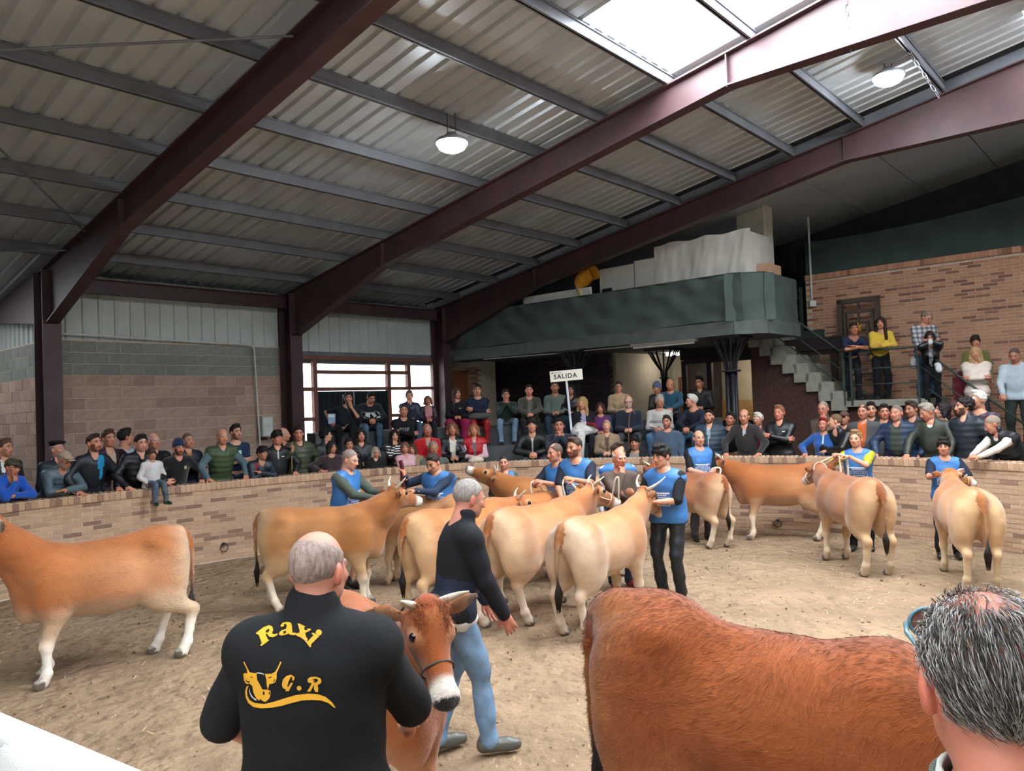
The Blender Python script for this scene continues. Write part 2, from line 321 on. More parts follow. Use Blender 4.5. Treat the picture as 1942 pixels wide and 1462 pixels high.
# ------------------------------------------------------------------ roof
def roof():
    ce = empty('ceiling', kind='structure')
    PV = [13.35, 12.05, 10.8, 9.6, 8.4, 7.2, 6.05, 4.95, 3.8, 2.6]
    us = [(-4.3, -.1), (-.1, 4.4), (4.4, 8.97), (8.97, 13.3)]
    for v in PV:
        for s_ in (0, 1):
            vv = v if not s_ else 2.8-v
            for u0, u1 in us:
                mb = MB(); z = ZT(vv); mb.ubox(u0, u1, vv-.01, vv+.01, z+.012, z+.17); mb.ubox(u0, u1, vv-.04, vv+.03, z+.012, z+.03); mb.ubox(u0, u1, vv-.03, vv+.04, z+.155, z+.17); mb.put('purlin', PURL, ce)
    # corrugated sheets, one metre wide, from ridge to eaves
    def sheet(name, w, v0, v1, m):
        ns = round(w/.25); pr = []
        for k in range(ns): b = k*.25; pr += [(b, 0), (b+.165, 0), (b+.19, .04), (b+.225, .04)]
        pr.append((w, 0)); V = []
        for v in (v0, v1): V += [(q[0], v, ZT(v)+.175+q[1]) for q in pr]
        n = len(pr); F = [(i, i+1, n+i+1, n+i) for i in range(n-1)]
        me = bpy.data.meshes.new(name); me.from_pydata(V, [], F); return me
    full = sheet('roof_sheet', 1., 1.4, 14.75, SHEET); short = sheet('roof_sheet', 1., 4.9, 14.75, SHEET)
    X, Y, Z = EU, EV, np.array([0, 0, 1.]); fullr = sheet('roof_sheet', 1., 1.4, -11.9, SHEET); shortr = sheet('roof_sheet', 1., -2.1, -11.9, SHEET); shortw = sheet('roof_sheet', 1., 4.9, 18.3, SHEET); wide = sheet('roof_sheet', 1., 1.4, 18.3, SHEET)
    ULIT = (7.0, 8.0)
    for u in np.arange(-5., 13., 1.):
        uu = u+.5*0
        for k, me in ((0, full), (1, fullr)):
            m_ = me
            if k == 0 and u < 4.6: m_ = wide
            if k == 0 and u in (7., 8.): m_ = short
            if k == 0 and u == -1.: m_ = shortw
            if k == 0 and u == 2.: m_ = short
            if k == 1 and u in (-2., 1., 4., 7., 10., 12.): m_ = shortr
            instance('roof_sheet', m_, ce, frame_m(EU*(u+.0), X, Y, Z), SHEET)
    sk = mat('fill_light_sheet', '#f2f8ff', rough=.6, emit=LROOF, namt=0)
    def sky(u0, u1, v0, v1, sk=sk):
        mb = MB(); mb.hexa([UV(u, v, ZT(v)+.19+dz) for dz in (0, .006) for u, v in ((u0, v0), (u1, v0), (u1, v1), (u0, v1))]); mb.put('skylight_fill_panel', sk, ce)
    s2 = mat('clear_skylight_sheet', '#f2f8ff', rough=.6, emit=LROOF*1.6, namt=0); sky(7., 9., 1.42, 3.78, s2); sky(7., 9., 3.82, 4.92, s2); sky(-1., 0., 1.42, 4.92); sky(2., 3., 1.42, 4.92); sky(2., 3., 14.72, 18.3, mat('dull_fill_light_sheet', '#f2f8ff', rough=.6, emit=LROOF*.3, namt=0))  # clear pair is the skylight; the rest are unseen panels added as fill
    for u in (-2., 1., 4., 7., 10., 12.): sky(u, u+1, -2.12, 1.38)  # unseen glowing panels added on the other slope to light the arena
    # flat lining boards of the last bay
    k = 0
    vs_ = [14.2, 12.9, 11.6, 10.3, 9.0, 7.75, 6.5, 5.25, 4.0, 2.7, 1.4, .1, -1.2, -2.5, -3.8, -5.1, -6.4, -7.7, -9., -11.3]
    for a, b in zip(vs_[:-1], vs_[1:]):
        za, zb = ZT(a)-.03, ZT(b)-.03
        MB().hexa([UV(u, v, z+dz) for dz in (0, .04) for u, v, z in ((13.42, a-.012, za), (18.4, a-.012, za), (18.4, b+.012, zb), (13.42, b+.012, zb))]).put('ceiling_panel', PANELM, ce)
    MB().hexa([UV(u, v, z+dz) for dz in (0, .1) for u, v, z in ((12.9, 14.6, ZT(14.6)+.24), (18.6, 14.6, ZT(14.6)+.24), (18.6, 1.4, ZT(1.4)+.24), (12.9, 1.4, ZT(1.4)+.24))]).put('light_stop_slab', DARKC, ce); MB().hexa([UV(u, v, z+dz) for dz in (0, .1) for u, v, z in ((13., 1.4, ZT(1.4)+.24), (18.6, 1.4, ZT(1.4)+.24), (18.6, -12, ZT(-12)+.24), (13., -12, ZT(-12)+.24))]).put('light_stop_slab', DARKC, ce)  # unseen slabs added above the boards to keep sky light from leaking in
    for q in ((14.4, 1.4), (1.4, -11.8)): MB().hexa([UV(u, v, ZT(v)+z) for z in (-.06, .26) for u, v in ((13.38, q[0]), (13.44, q[0]), (13.44, q[1]), (13.38, q[1]))]).put('end_trim', PURL, ce)
    # cross bracing rods of the first bay
    for i, (a, b) in enumerate((((4.35, 6.6), (-.1, 10.0)), ((4.35, 5.5), (2.0, 3.6)), ((4.35, 12.2), (1.5, 8.6)), ((4.35, 13.0), (2.2, 13.9)))):
        MB().tube([UV(a[0], a[1], ZT(a[1])-.02), UV(b[0], b[1], ZT(b[1])-.02)], .014, 6).put('tie_rod', PURL, ce)
    return ce
CEIL = roof()

# ------------------------------------------------------------------ walls
def blocks(wall, along, z0, z1, org, dirn, nrm, length, tone, skipz=.8):
    blk = MB().box(-.1955, .1955, -.02, .012, -.0955, .0955).mesh('block'); r = random.Random(5); row = 0; z = .1
    while z < z1-.02:
        s = (.2 if row % 2 else 0)
        while s < length:
            a, b = max(0, s-.2), min(length, s+.2)
            if b-a > .08 and z > skipz:
                o = instance('block', blk, wall, frame_m(org+dirn*((a+b)/2)+np.array([0, 0, z])+nrm*r.uniform(-.003, .003), dirn, -nrm, (0, 0, 1)) @ Matrix.Diagonal(((b-a-.009)/.391, 1, 1, 1)), None)
                if not blk.materials: blk.materials.append(None)
                o.material_slots[0].link = 'OBJECT'; o.material_slots[0].material = BLKG if z > tone else BLKM
            s += .4
        z += .2; row += 1
Z3 = np.array([0, 0, 1.])
wl = MB().ubox(4.42, 8.95, 14.32, 14.5, .2, 3.62).put('wall_left', MORTM, kind='structure')
blocks(wl, 'u', .2, 3.62, UV(4.45, 14.335, 0), EU, -EV, 4.45, 3.0)
wr_ = MB().ubox(4.5, 4.68, 14.3, 18.4, .2, 3.62).put('wall_return', MORTM, kind='structure')
blocks(wr_, 'v', .2, 3.62, UV(4.514, 14.32, 0), EV, -EU, 4.0, 3.0)
def corr(name, org, dirn, nrm, length, z0, z1, parent):
    n = int(length/.26)
    for k in range(n):
        b = k*length/n; w_ = length/n; pr = [(0, 0), (w_*.74, 0), (w_*.8, .03), (w_*.94, .03), (w_, 0)]; V = []; 
        for z in (z0, z1): V += [tuple(org+dirn*(b+p)+nrm*q+Z3*z) for p, q in pr]
        me = bpy.data.meshes.new('wall_sheet'); me.from_pydata(V, [], [(i, i+1, i+6, i+5) for i in range(4)]); link('wall_sheet', me, CORR, parent)
corr('c', UV(4.55, 14.34, 0), EU, -EV, 4.3, 3.62, 4.75, wl); corr('c', UV(9.1, 14.34, 0), EU, -EV, 4.1, 3.55, 4.75, wl); corr('c', UV(4.6, 14.4, 0), EV, -EU, 3.9, 3.62, 4.9, wr_)
for u0, u1 in ((4.5, 8.9), (9.05, 13.2)):
    mb = MB(); mb.ubox(u0, u1, 14.05, 14.07, 4.40, 4.66); mb.ubox(u0, u1, 13.98, 14.14, 4.40, 4.42); mb.ubox(u0, u1, 13.98, 14.14, 4.64, 4.66); mb.put('eaves_beam', STEEL, wl)
MB().ubox(4.5, 18.4, 14.52, 14.62, 3.3, 4.95).put('eaves_fascia', PURL, wl)
MB().ubox(9.1, 13.3, 14.36, 14.42, 3.42, 3.56).put('lintel', PURL, wl)
# hidden far sides of the shell
for nm, a in (('wall_right', (-4.6, 18.6, -12, -11.8)), ('wall_back', (18.4, 18.6, -12, 14.6)), ('wall_annex', (-4.6, 4.6, 18.3, 18.5)), ('wall_upper_left', (13.3, 18.6, 14.32, 14.5))):
    MB().ubox(*a, -.3, 7.4).put(nm, DARKC if nm == 'wall_back' else CONC, kind='structure')
mb = MB(); mb.ubox(-4.6, -4.5, -12, -1.3, -.3, 7.4); mb.ubox(-4.6, -4.5, 2.3, 18.5, -.3, 7.4); mb.ubox(-4.6, -4.5, -1.3, 2.3, 3.2, 7.4); mb.put('wall_side', CONC, kind='structure')      # unseen opening behind the viewer, added to let in fill daylight
MB().ubox(8.9, 13.5, 14.32, 14.5, .2, 1.3).put('wall_sill', DARKC, kind='structure')

# glazed wooden screen with the dark doors
def screen():
    W = empty('window_1', kind='structure'); V0, V1 = 14.3, 14.4
    FR = mat('window_wood', '#7c5546', rough=.6, nscale=8, namt=.15)
    def fr(u0, u1, z0, z1): MB().ubox(u0, u1, V0, V1, z0, z1).put('window_frame', FR, W)
    for u, z0, z1 in ((9.17, 1.3, 3.42), (9.72, 1.3, 3.42), (11.79, 1.3, 3.42), (12.42, 2.74, 3.42), (13.3, 1.3, 3.42)): fr(u-.05, u+.05, z0, z1)
    for u0, u1, z in ((9.2, 13.3, 3.42), (9.2, 13.3, 2.72), (9.72, 12.42, 3.1), (9.2, 9.72, 2.07), (11.79, 13.3, 2.07), (9.2, 9.72, 1.35), (11.79, 13.3, 1.35)): fr(u0, u1, z-.04, z+.04)
    g = bpy.data.materials.new('window_glass'); g.use_nodes = True; nt = g.node_tree; nt.nodes.clear()
    o = nt.nodes.new('ShaderNodeOutputMaterial'); tr = nt.nodes.new('ShaderNodeBsdfTransparent'); gl = nt.nodes.new('ShaderNodeBsdfGlossy'); gl.inputs['Roughness'].default_value = .03; mx = nt.nodes.new('ShaderNodeMixShader'); mx.inputs[0].default_value = .06
    nt.links.new(tr.outputs[0], mx.inputs[1]); nt.links.new(gl.outputs[0], mx.inputs[2]); nt.links.new(mx.outputs[0], o.inputs[0])
    for u0, u1, z0, z1 in ((9.22, 9.67, 2.76, 3.38), (9.77, 11.74, 2.76, 3.06), (9.77, 11.74, 3.14, 3.38), (11.84, 12.37, 2.76, 3.06), (11.84, 12.37, 3.14, 3.38), (12.47, 13.25, 2.76, 3.38), (9.22, 9.67, 2.11, 2.68), (9.22, 9.67, 1.39, 2.03), (11.84, 13.25, 2.11, 2.68), (11.84, 13.25, 1.39, 2.03)):
        MB().ubox(u0, u1, 14.345, 14.351, z0, z1).put('pane', g, W)
    D = empty('door_1', kind='structure'); dm = mat('dark_door', '#20242b', rough=.4, namt=.1)
    for u0, u1 in ((9.78, 10.75), (10.77, 11.74)):
        MB().ubox(u0, u1, 14.33, 14.37, .3, 2.67).put('door_leaf', dm, D)
        for k in range(6): MB().ubox(u0+.08+k*.15, u0+.1+k*.15, 14.31, 14.33, .4, 2.6).put('door_rib', dm, D)
    MB().tube([UV(10.72, 14.27, 1.9), UV(10.72, 14.27, 2.2)], .012).put('door_handle', BLACKM, D)
    return g
GLASS = screen()

# ------------------------------------------------------------------ balcony, undercroft, bar
NETM = mat('green_netting', '#4a5853', rough=.85, nscale=2.2, namt=.18, bump=.25, bscale=150)
SLABM = mat('balcony_slab', '#6c6f70', rough=.9, nscale=3, namt=.15)
def cloth_strip(name, P0, P1, z0f, z1f, nrm, m, parent, amp=.03, nx=90, nz=14, seed=1, sag=.0):
    P0 = np.array(P0, float); P1 = np.array(P1, float); V = []; r = np.random.RandomState(seed); ph = r.rand(8)*6.28
    L = np.linalg.norm(P1-P0)
    for i in range(nx+1):
        t = i/nx; s = t*L
        for j in range(nz+1):
            q = j/nz; z = z0f(t)*(1-q)+z1f(t)*q
            dz = amp*(math.sin(s*5.1+ph[0]+q*2.2)*math.sin(q*7+ph[1]+s*.9)*.6+math.sin(q*15+s*1.7+ph[2])*.45*math.sin(s*2.3+ph[3])+.35*math.sin(s*13+ph[4])*q*q+.3*math.sin(s*9+q*9+ph[5]))
            V.append(P0+(P1-P0)*t+nrm*(dz+sag*math.sin(math.pi*q))+Z3*z)
    n = nz+1; Q = [(i*n+j, (i+1)*n+j, (i+1)*n+j+1, i*n+j+1) for i in range(nx) for j in range(nz)]
    o = link(name, npmesh(name, np.array(V), np.array(Q)), m, parent); return o
def balcony():
    B = empty('balcony_slab', kind='structure')
    poly = [(13.5, 14.3), (13.5, 6.3), (13.85, 5.85), (15.4, 5.85), (15.4, 6.5), (18.4, 6.5), (18.4, 14.3)]
    MB().prism(poly, 3.38, 3.62, lambda u, v, z: UV(u, v, z)).put('deck', SLABM, B)
    mb = MB(); q = [(13.44, 14.2), (13.44, 6.28), (13.82, 5.8), (15.4, 5.8)]
    for (u0, v0), (u1, v1) in zip(q[:-1], q[1:]): mb.bar(UV(u0, v0, 3.5), UV(u1, v1, 3.5), .05, .26)
    mb.put('edge_beam', mat('slab_edge', '#565f5b', rough=.8, namt=.15), B)
    R = empty('balcony_railing', label='green shade netting tied along the balcony railing above the exit sign', cat='netting')
    zt = lambda t: 4.5-.0*t; 
    cloth_strip('netting', UV(13.42, 13.4, 0), UV(13.42, 6.08, 0), lambda t: 3.62+.03*math.sin(t*9), lambda t: (4.02+.5*min(1, t/.12))-.02*abs(math.sin(t*12)), -EU, NETM, R, .045, 150, 18, 1)
    cloth_strip('netting', UV(13.32, 6.38, 0), UV(13.9, 5.66, 0), lambda t: 3.62, lambda t: 4.5, -EU, NETM, R, .012, 12, 14, 2)
    cloth_strip('netting', UV(13.76, 5.80, 0), UV(15.3, 5.78, 0), lambda t: 3.62, lambda t: 4.5, -EV, NETM, R, .015, 24, 14, 3)
    for (u0, v0, u1, v1, z0) in ((13.46, 13.4, 13.46, 12.5, 4.03), (13.46, 12.5, 13.46, 6.27, 4.51), (13.46, 6.27, 13.83, 5.82, 4.51), (13.83, 5.82, 15.3, 5.82, 4.51)):
        MB().tube([UV(u0, v0, z0), UV(u1, v1, 4.51)], .02, 8).put('top_rail', GREENI, R)
    for v in (13.3, 11.9, 10.5, 9.1, 7.7, 6.3): MB().tube([UV(13.5, v, 3.6), UV(13.5, v, 4.5 if v < 12.6 else 4.1)], .018, 8).put('post', GREENI, R)
    rebase(R, UV(13.5, 9.5, 3.6))
    # what stands on the balcony
    T = empty('covered_crate', UV(14.45, 7.1, 3.62), UANG, label='pale grey tarpaulin draped over tall stack on the balcony', cat='tarpaulin')
    tm = mat('tarpaulin', '#c9c6bc', rough=.55, nscale=3, namt=.08)
    n1, n2 = 60, 40; V = []
    for i in range(n1+1):
        for j in range(n2+1):
            y = -1.02+2.1*i/n1; q = j/n2; z = q*1.78+.02*math.sin(i*.3)
            f = .014*math.sin(y*5+q*3)*math.sin(q*6+y*3)+.012*math.sin(y*19-q*13)*(1-q)*math.sin(y*3+1)+.01*math.sin((y+q*1.3)*6+1.5*math.sin(q*5))+.008*math.sin(y*31+q*8)*math.sin(q*9+y*7)
            V.append((-.55+f, y*(1 if q < 1 else 1), z))
    Q = [(i*(n2+1)+j, (i+1)*(n2+1)+j, (i+1)*(n2+1)+j+1, i*(n2+1)+j+1) for i in range(n1) for j in range(n2)]
    link('drape', npmesh('drape', np.array(V), np.array(Q)), tm, T); MB().box(-.5, .4, -.98, 1.04, .0, 1.74).put('crate', tm, T)
    P = empty('concrete_post', UV(15.2, 6.55, 3.62), UANG, label='broad cream pillar rising behind the grey tarpaulin to the roof', cat='pillar'); cm = mat('cream_paint', '#c9c4b4', rough=.8, namt=.06)
    MB().box(-.15, .15, -.32, .32, 0, 2.55).put('shaft', cm, P); MB().tube([(-.18, -.28, 0), (-.18, -.28, 2.5)], .035, 8).put('pipe', cm, P)
    b = empty('cardboard_box', UV(14.5, 5.98, 3.62), UANG, label='brown carton beside the tarpaulin at the balcony corner', cat='box'); bmz = mat('cardboard', '#b08d76', rough=.9)
    MB().box(-.3, .3, -.1, .28, 0, 1.12).put('carton', bmz, b); MB().box(-.31, .31, .07, .11, 1.12, 1.125).put('tape', mat('tape', '#9a8468', rough=.4), b)
    wp = empty('notice_board', UV(13.75, 10.7, 3.62), UANG, label='long white board standing on the balcony behind the netting', cat='board'); MB().box(-.02, .02, -1.0, .95, .1, 1.12).put('board', mat('white_board', '#dcdcd6', rough=.5), wp)
    for y in (-.8, .8): MB().box(-.02, .25, y-.03, y+.03, 0, .1).put('foot', WOOD, wp)
    for k, (v, z, lb) in enumerate(((9.15, 1.5, 'grey cabinet panel with dark slot standing next to the orange sack'), (8.25, 1.55, 'plain grey cabinet panel between slotted panel and tarpaulin'))):
        c = empty('cabinet', UV(13.95, v, 3.62), UANG, label=lb, cat='cabinet'); MB().box(-.02, .4, -.44, .44, 0, z).put('carcass', mat('grey_cabinet', '#b6b5ac', rough=.6, namt=.06), c)
        MB().box(-.028, -.02, -.42, .42, .04, z-.03).put('door', mat('grey_cabinet2', '#bdbcb2', rough=.6, namt=.06), c)
        if k == 0: MB().box(-.034, -.026, .12, .38, .98, 1.06).put('vent_slot', BLACKM, c)
    s = empty('orange_sack', UV(13.75, 9.85, 4.76), UANG, label='crumpled orange sack with open mouth on a pale bundle over the white board', cat='sack')
    om = mat('orange_cloth', '#cf8f2e', rough=.7, nscale=8, namt=.2); mb = MB(); pts = [(-.05, .18, .05), (-.04, .1, .12), (-.03, 0, .2), (-.02, -.14, .26), (-.02, -.26, .3)]; mb.tube(pts, [.1, .15, .17, .16, .2], 14, False)
    o = mb.put('sack', om, s, True)
    for v in o.data.vertices: n = noise.noise(v.co*9)*.05; v.co += Vector((n, n*.6, n))
    MB().tube([(0, .2, .18), (0, .16, -.05), (.01, .1, -.26)], [.09, .08, .05], 10).put('bundle', mat('pale_cloth', '#c7bb92', rough=.9), s, True)
balcony()
def iron_pillar(u, v, lab, big=False):
    P = empty('iron_pillar', UV(u, v, .25), UANG, label=lab, cat='pillar', group='black iron pillars with basket heads')
    r = .10 if big else .06; mb = MB()
    for a in range(4): mb.tube([(r*.75*math.cos(a*1.57+.78), r*.75*math.sin(a*1.57+.78), 0), (r*.75*math.cos(a*1.57+.78), r*.75*math.sin(a*1.57+.78), 2.45)], r*.45, 10)
    mb.put('shaft', BLACKM, P, True, kind='stuff')
    MB().tube([(0, 0, 2.44), (0, 0, 2.47)], r*1.9, 20).put('collar', BLACKM, P); MB().box(-.33, .33, -.33, .33, 3.08, 3.13).put('head_plate', BLACKM, P)
    for k in range(12):
        a = k*math.pi/6; c, s_ = math.cos(a), math.sin(a); q = min(.31/max(abs(c), abs(s_)), .36)
        MB().tube([(r*c, r*s_, 2.45), (r*1.2*c, r*1.2*s_, 2.62), (q*.62*c, q*.62*s_, 2.85), (q*c, q*s_, 3.09)], .017, 6).put('basket_rod', BLACKM, P)
iron_pillar(13.75, 10.2, 'black iron pillar with basket head behind the exit sign'); iron_pillar(13.8, 6.55, 'stout black iron pillar with basket head at the balcony corner', True); iron_pillar(15.6, 9.05, 'black iron basket pillar farther back behind the bald man in teal')
def undercroft():
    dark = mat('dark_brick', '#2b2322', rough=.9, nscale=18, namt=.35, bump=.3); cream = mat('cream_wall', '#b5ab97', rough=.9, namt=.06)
    st = MB(); r = random.Random(2)
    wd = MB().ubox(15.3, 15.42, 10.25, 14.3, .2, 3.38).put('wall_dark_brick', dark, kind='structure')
    for k in range(40):
        for j in range(17):
            v = 10.3+j*.25-(.12 if k % 2 else 0)
            if v > 10.2: st.ubox(15.285, 15.31, v, v+.235, .9+k*.062, .95+k*.062, r.random())
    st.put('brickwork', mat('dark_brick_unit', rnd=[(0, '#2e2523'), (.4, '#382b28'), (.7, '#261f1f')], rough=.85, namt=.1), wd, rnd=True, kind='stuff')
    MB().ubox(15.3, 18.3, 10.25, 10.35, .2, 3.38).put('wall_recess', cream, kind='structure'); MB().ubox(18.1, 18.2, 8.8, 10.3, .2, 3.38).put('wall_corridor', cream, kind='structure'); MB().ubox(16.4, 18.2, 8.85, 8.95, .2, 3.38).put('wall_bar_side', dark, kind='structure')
    # left end: cream wall, brown door, brick pier
    MB().ubox(13.45, 14.3, 14.2, 14.3, .2, 3.38).put('wall_entrance', cream, kind='structure')
    D = empty('door_2', kind='structure'); dm = mat('red_brown_door', '#8a5238', rough=.5, nscale=5, namt=.15)
    MB().ubox(13.66, 14.28, 14.15, 14.19, .3, 3.1).put('door_leaf', dm, D); MB().ubox(13.6, 13.66, 14.12, 14.2, .3, 3.16).put('door_frame', WOOD, D); MB().ubox(13.6, 14.34, 14.12, 14.2, 3.1, 3.16).put('door_frame', WOOD, D); MB().tube([UV(14.2, 14.1, 1.9), UV(14.2, 14.1, 2.05)], .012).put('door_handle', BLACKM, D)
    pi = MB().ubox(14.35, 14.95, 13.75, 14.3, .2, 3.38).put('wall_pier', MORTM, kind='structure'); b = MB().box(-.119, .119, -.02, .01, -.027, .027).mesh('brick')
    for k in range(30):
        for j in range(3):
            s = .0+j*.25+(.12 if k % 2 else 0)
            if s < .62: instance('brick', b, pi, frame_m(UV(14.345, 14.26-s*.85, 1.3+k*.066), -EV, EU, Z3), BRICK2M)
    # corridor door and glazed bar front
    D = empty('door_3', kind='structure'); MB().ubox(18.02, 18.08, 9.35, 9.95, .3, 2.72).put('door_leaf', mat('pale_door', '#a58f78', rough=.6), D); MB().ubox(18.0, 18.1, 9.95, 10.03, .3, 2.78).put('door_frame', WOOD, D); MB().ubox(18.0, 18.1, 9.27, 9.35, .3, 2.78).put('door_frame', WOOD, D); MB().tube([UV(17.99, 9.42, 1.4), UV(17.99, 9.42, 1.52)], .012).put('door_handle', BLACKM, D)
    W = empty('window_2', kind='structure'); DW = mat('dark_wood', '#2a1c18', rough=.5, namt=.2)
    for v in (8.9, 8.25, 6.35, 5.45): MB().ubox(16.25, 16.35, v-.06, v+.06, .2, 3.1).put('window_frame', DW, W)
    for v0, v1, z in ((5.4, 8.9, 3.08), (5.4, 8.9, 1.62), (5.4, 6.35, 2.42)): MB().ubox(16.25, 16.35, v0, v1, z-.06, z+.06).put('window_frame', DW, W)
    for v0, v1, z0, z1 in ((8.31, 8.84, 1.68, 3.02), (6.41, 8.19, 1.68, 3.02), (5.51, 6.29, 2.48, 3.02), (5.51, 6.29, 1.68, 2.36)): MB().ubox(16.297, 16.303, v0, v1, z0, z1).put('pane', GLASS, W)
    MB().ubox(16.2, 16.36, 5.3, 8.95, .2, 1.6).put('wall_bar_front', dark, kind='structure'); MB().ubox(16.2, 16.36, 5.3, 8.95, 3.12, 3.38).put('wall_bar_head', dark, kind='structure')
    bw = MB().ubox(18.1, 18.2, 5.2, 8.9, .2, 3.38).put('wall_bar_back', cream, kind='structure')
    for k in range(18): MB().ubox(18.06, 18.1, 5.3+k*.2, 5.49+k*.2, 1.2, 2.12).put('panel_board', mat('pine', '#b3905f', rough=.6, nscale=9, namt=.15), bw)
    ft = empty('ceiling_lamp', UV(17.3, 7.2, 3.3), label='round ceiling lamp glowing inside the bar', cat='lamp'); MB().tube([(0, 0, 0), (0, 0, .07)], .2, 20).put('diffuser', mat('bar_light', '#fff0d8', emit=45, namt=0), ft); MB().tube([(0, 0, .07), (0, 0, .085)], .22, 20).put('rim', BLACKM, ft)
    cl = empty('ceiling_lamp', UV(17.0, 9.6, 3.3), label='added fill lamp lighting the corridor beside the dark brick wall', cat='lamp'); MB().tube([(0, 0, 0), (0, 0, .07)], .16, 20).put('diffuser', mat('corridor_fill_light', '#fff6ea', emit=16, namt=0), cl); MB().tube([(0, 0, .07), (0, 0, .085)], .18, 20).put('rim', BLACKM, cl)  # corridor lamp added to brighten the cream walls
    fa = empty('wall_fan', UV(17.95, 7.35, 2.75), UANG, label='small round grey ventilator on the bar wall', cat='fan'); mb = MB(); mb.tube([(0, 0, 0), (.1, 0, 0)], .12, 16); mb.put('housing', mat('grey_plastic', '#77766c', rough=.5), fa); MB().tube([(-.02, 0, 0), (.0, 0, 0)], .06, 12).put('hub', mat('pale_plastic', '#d5d3c4'), fa)
    # tube light and cable under the balcony
    t = empty('batten_light', UV(13.62, 7.9, 3.3), UANG, label='unlit white batten light under the balcony', cat='light'); MB().box(-.05, .05, -.75, .75, .02, .08).put('housing', mat('white_paint', '#cfd0cc', rough=.5), t); MB().tube([(0, -.7, 0), (0, .7, 0)], .018, 8).put('tube', mat('tube_glass', '#e3e6e6', rough=.3), t)
    MB().tube([UV(13.62, 12.9, 3.36), UV(13.62, 10.9, 3.34), UV(13.62, 8.7, 3.34)], .012, 6).put('cable', mat('white_paint', '#cfd0cc', rough=.5), label='thin white cable run under the balcony edge', cat='cable')
undercroft()

# ------------------------------------------------------------------ exit sign on its post
def salida():
    c = atd(1074, 712, 15.0); S = empty('exit_sign', c, label='white exit sign reading SALIDA on a pale post', cat='sign'); S.rotation_euler = (0, math.radians(-3.5), math.radians(8))
    white = mat('sign_white', '#e9e5d6', rough=.5, namt=.05); ink = mat('sign_ink', '#23201d', rough=.6, namt=0)
    MB().box(-.325, .325, -.012, .012, -.105, .105).put('plate', white, S)
    MB().box(-.02, .02, .02, .05, -1.3, .08).put('post', mat('pale_steel', '#cfd6df', rough=.4), S); MB().box(-.12, .12, -.05, .17, -1.32, -1.3).put('foot', BLACKM, S)
    cu = bpy.data.curves.new('lettering', 'FONT'); cu.body = 'SALIDA'; cu.size = .125; cu.align_x = 'CENTER'; cu.align_y = 'CENTER'; cu.extrude = .001; cu.offset = .003; cu.space_character = 1.18
    tmp = bpy.data.objects.new('tmp', cu); COL.objects.link(tmp); bpy.context.view_layer.update(); me = bpy.data.meshes.new_from_object(tmp.evaluated_get(bpy.context.evaluated_depsgraph_get())); bpy.data.objects.remove(tmp); me.materials.clear(); o = link('lettering', me, ink, S, kind='stuff'); o.location = (-.025, -.014, -.012); o.rotation_euler = (math.pi/2, 0, 0)
    mb = MB(); mb.prism([(-.30, .068), (-.27, .086), (-.27, .074), (-.1, .074), (-.1, .066), (-.27, .066), (-.27, .05)], -.0145, -.012, lambda p, q, a: (p, a, q)); mb.put('arrow', ink, S)
salida()

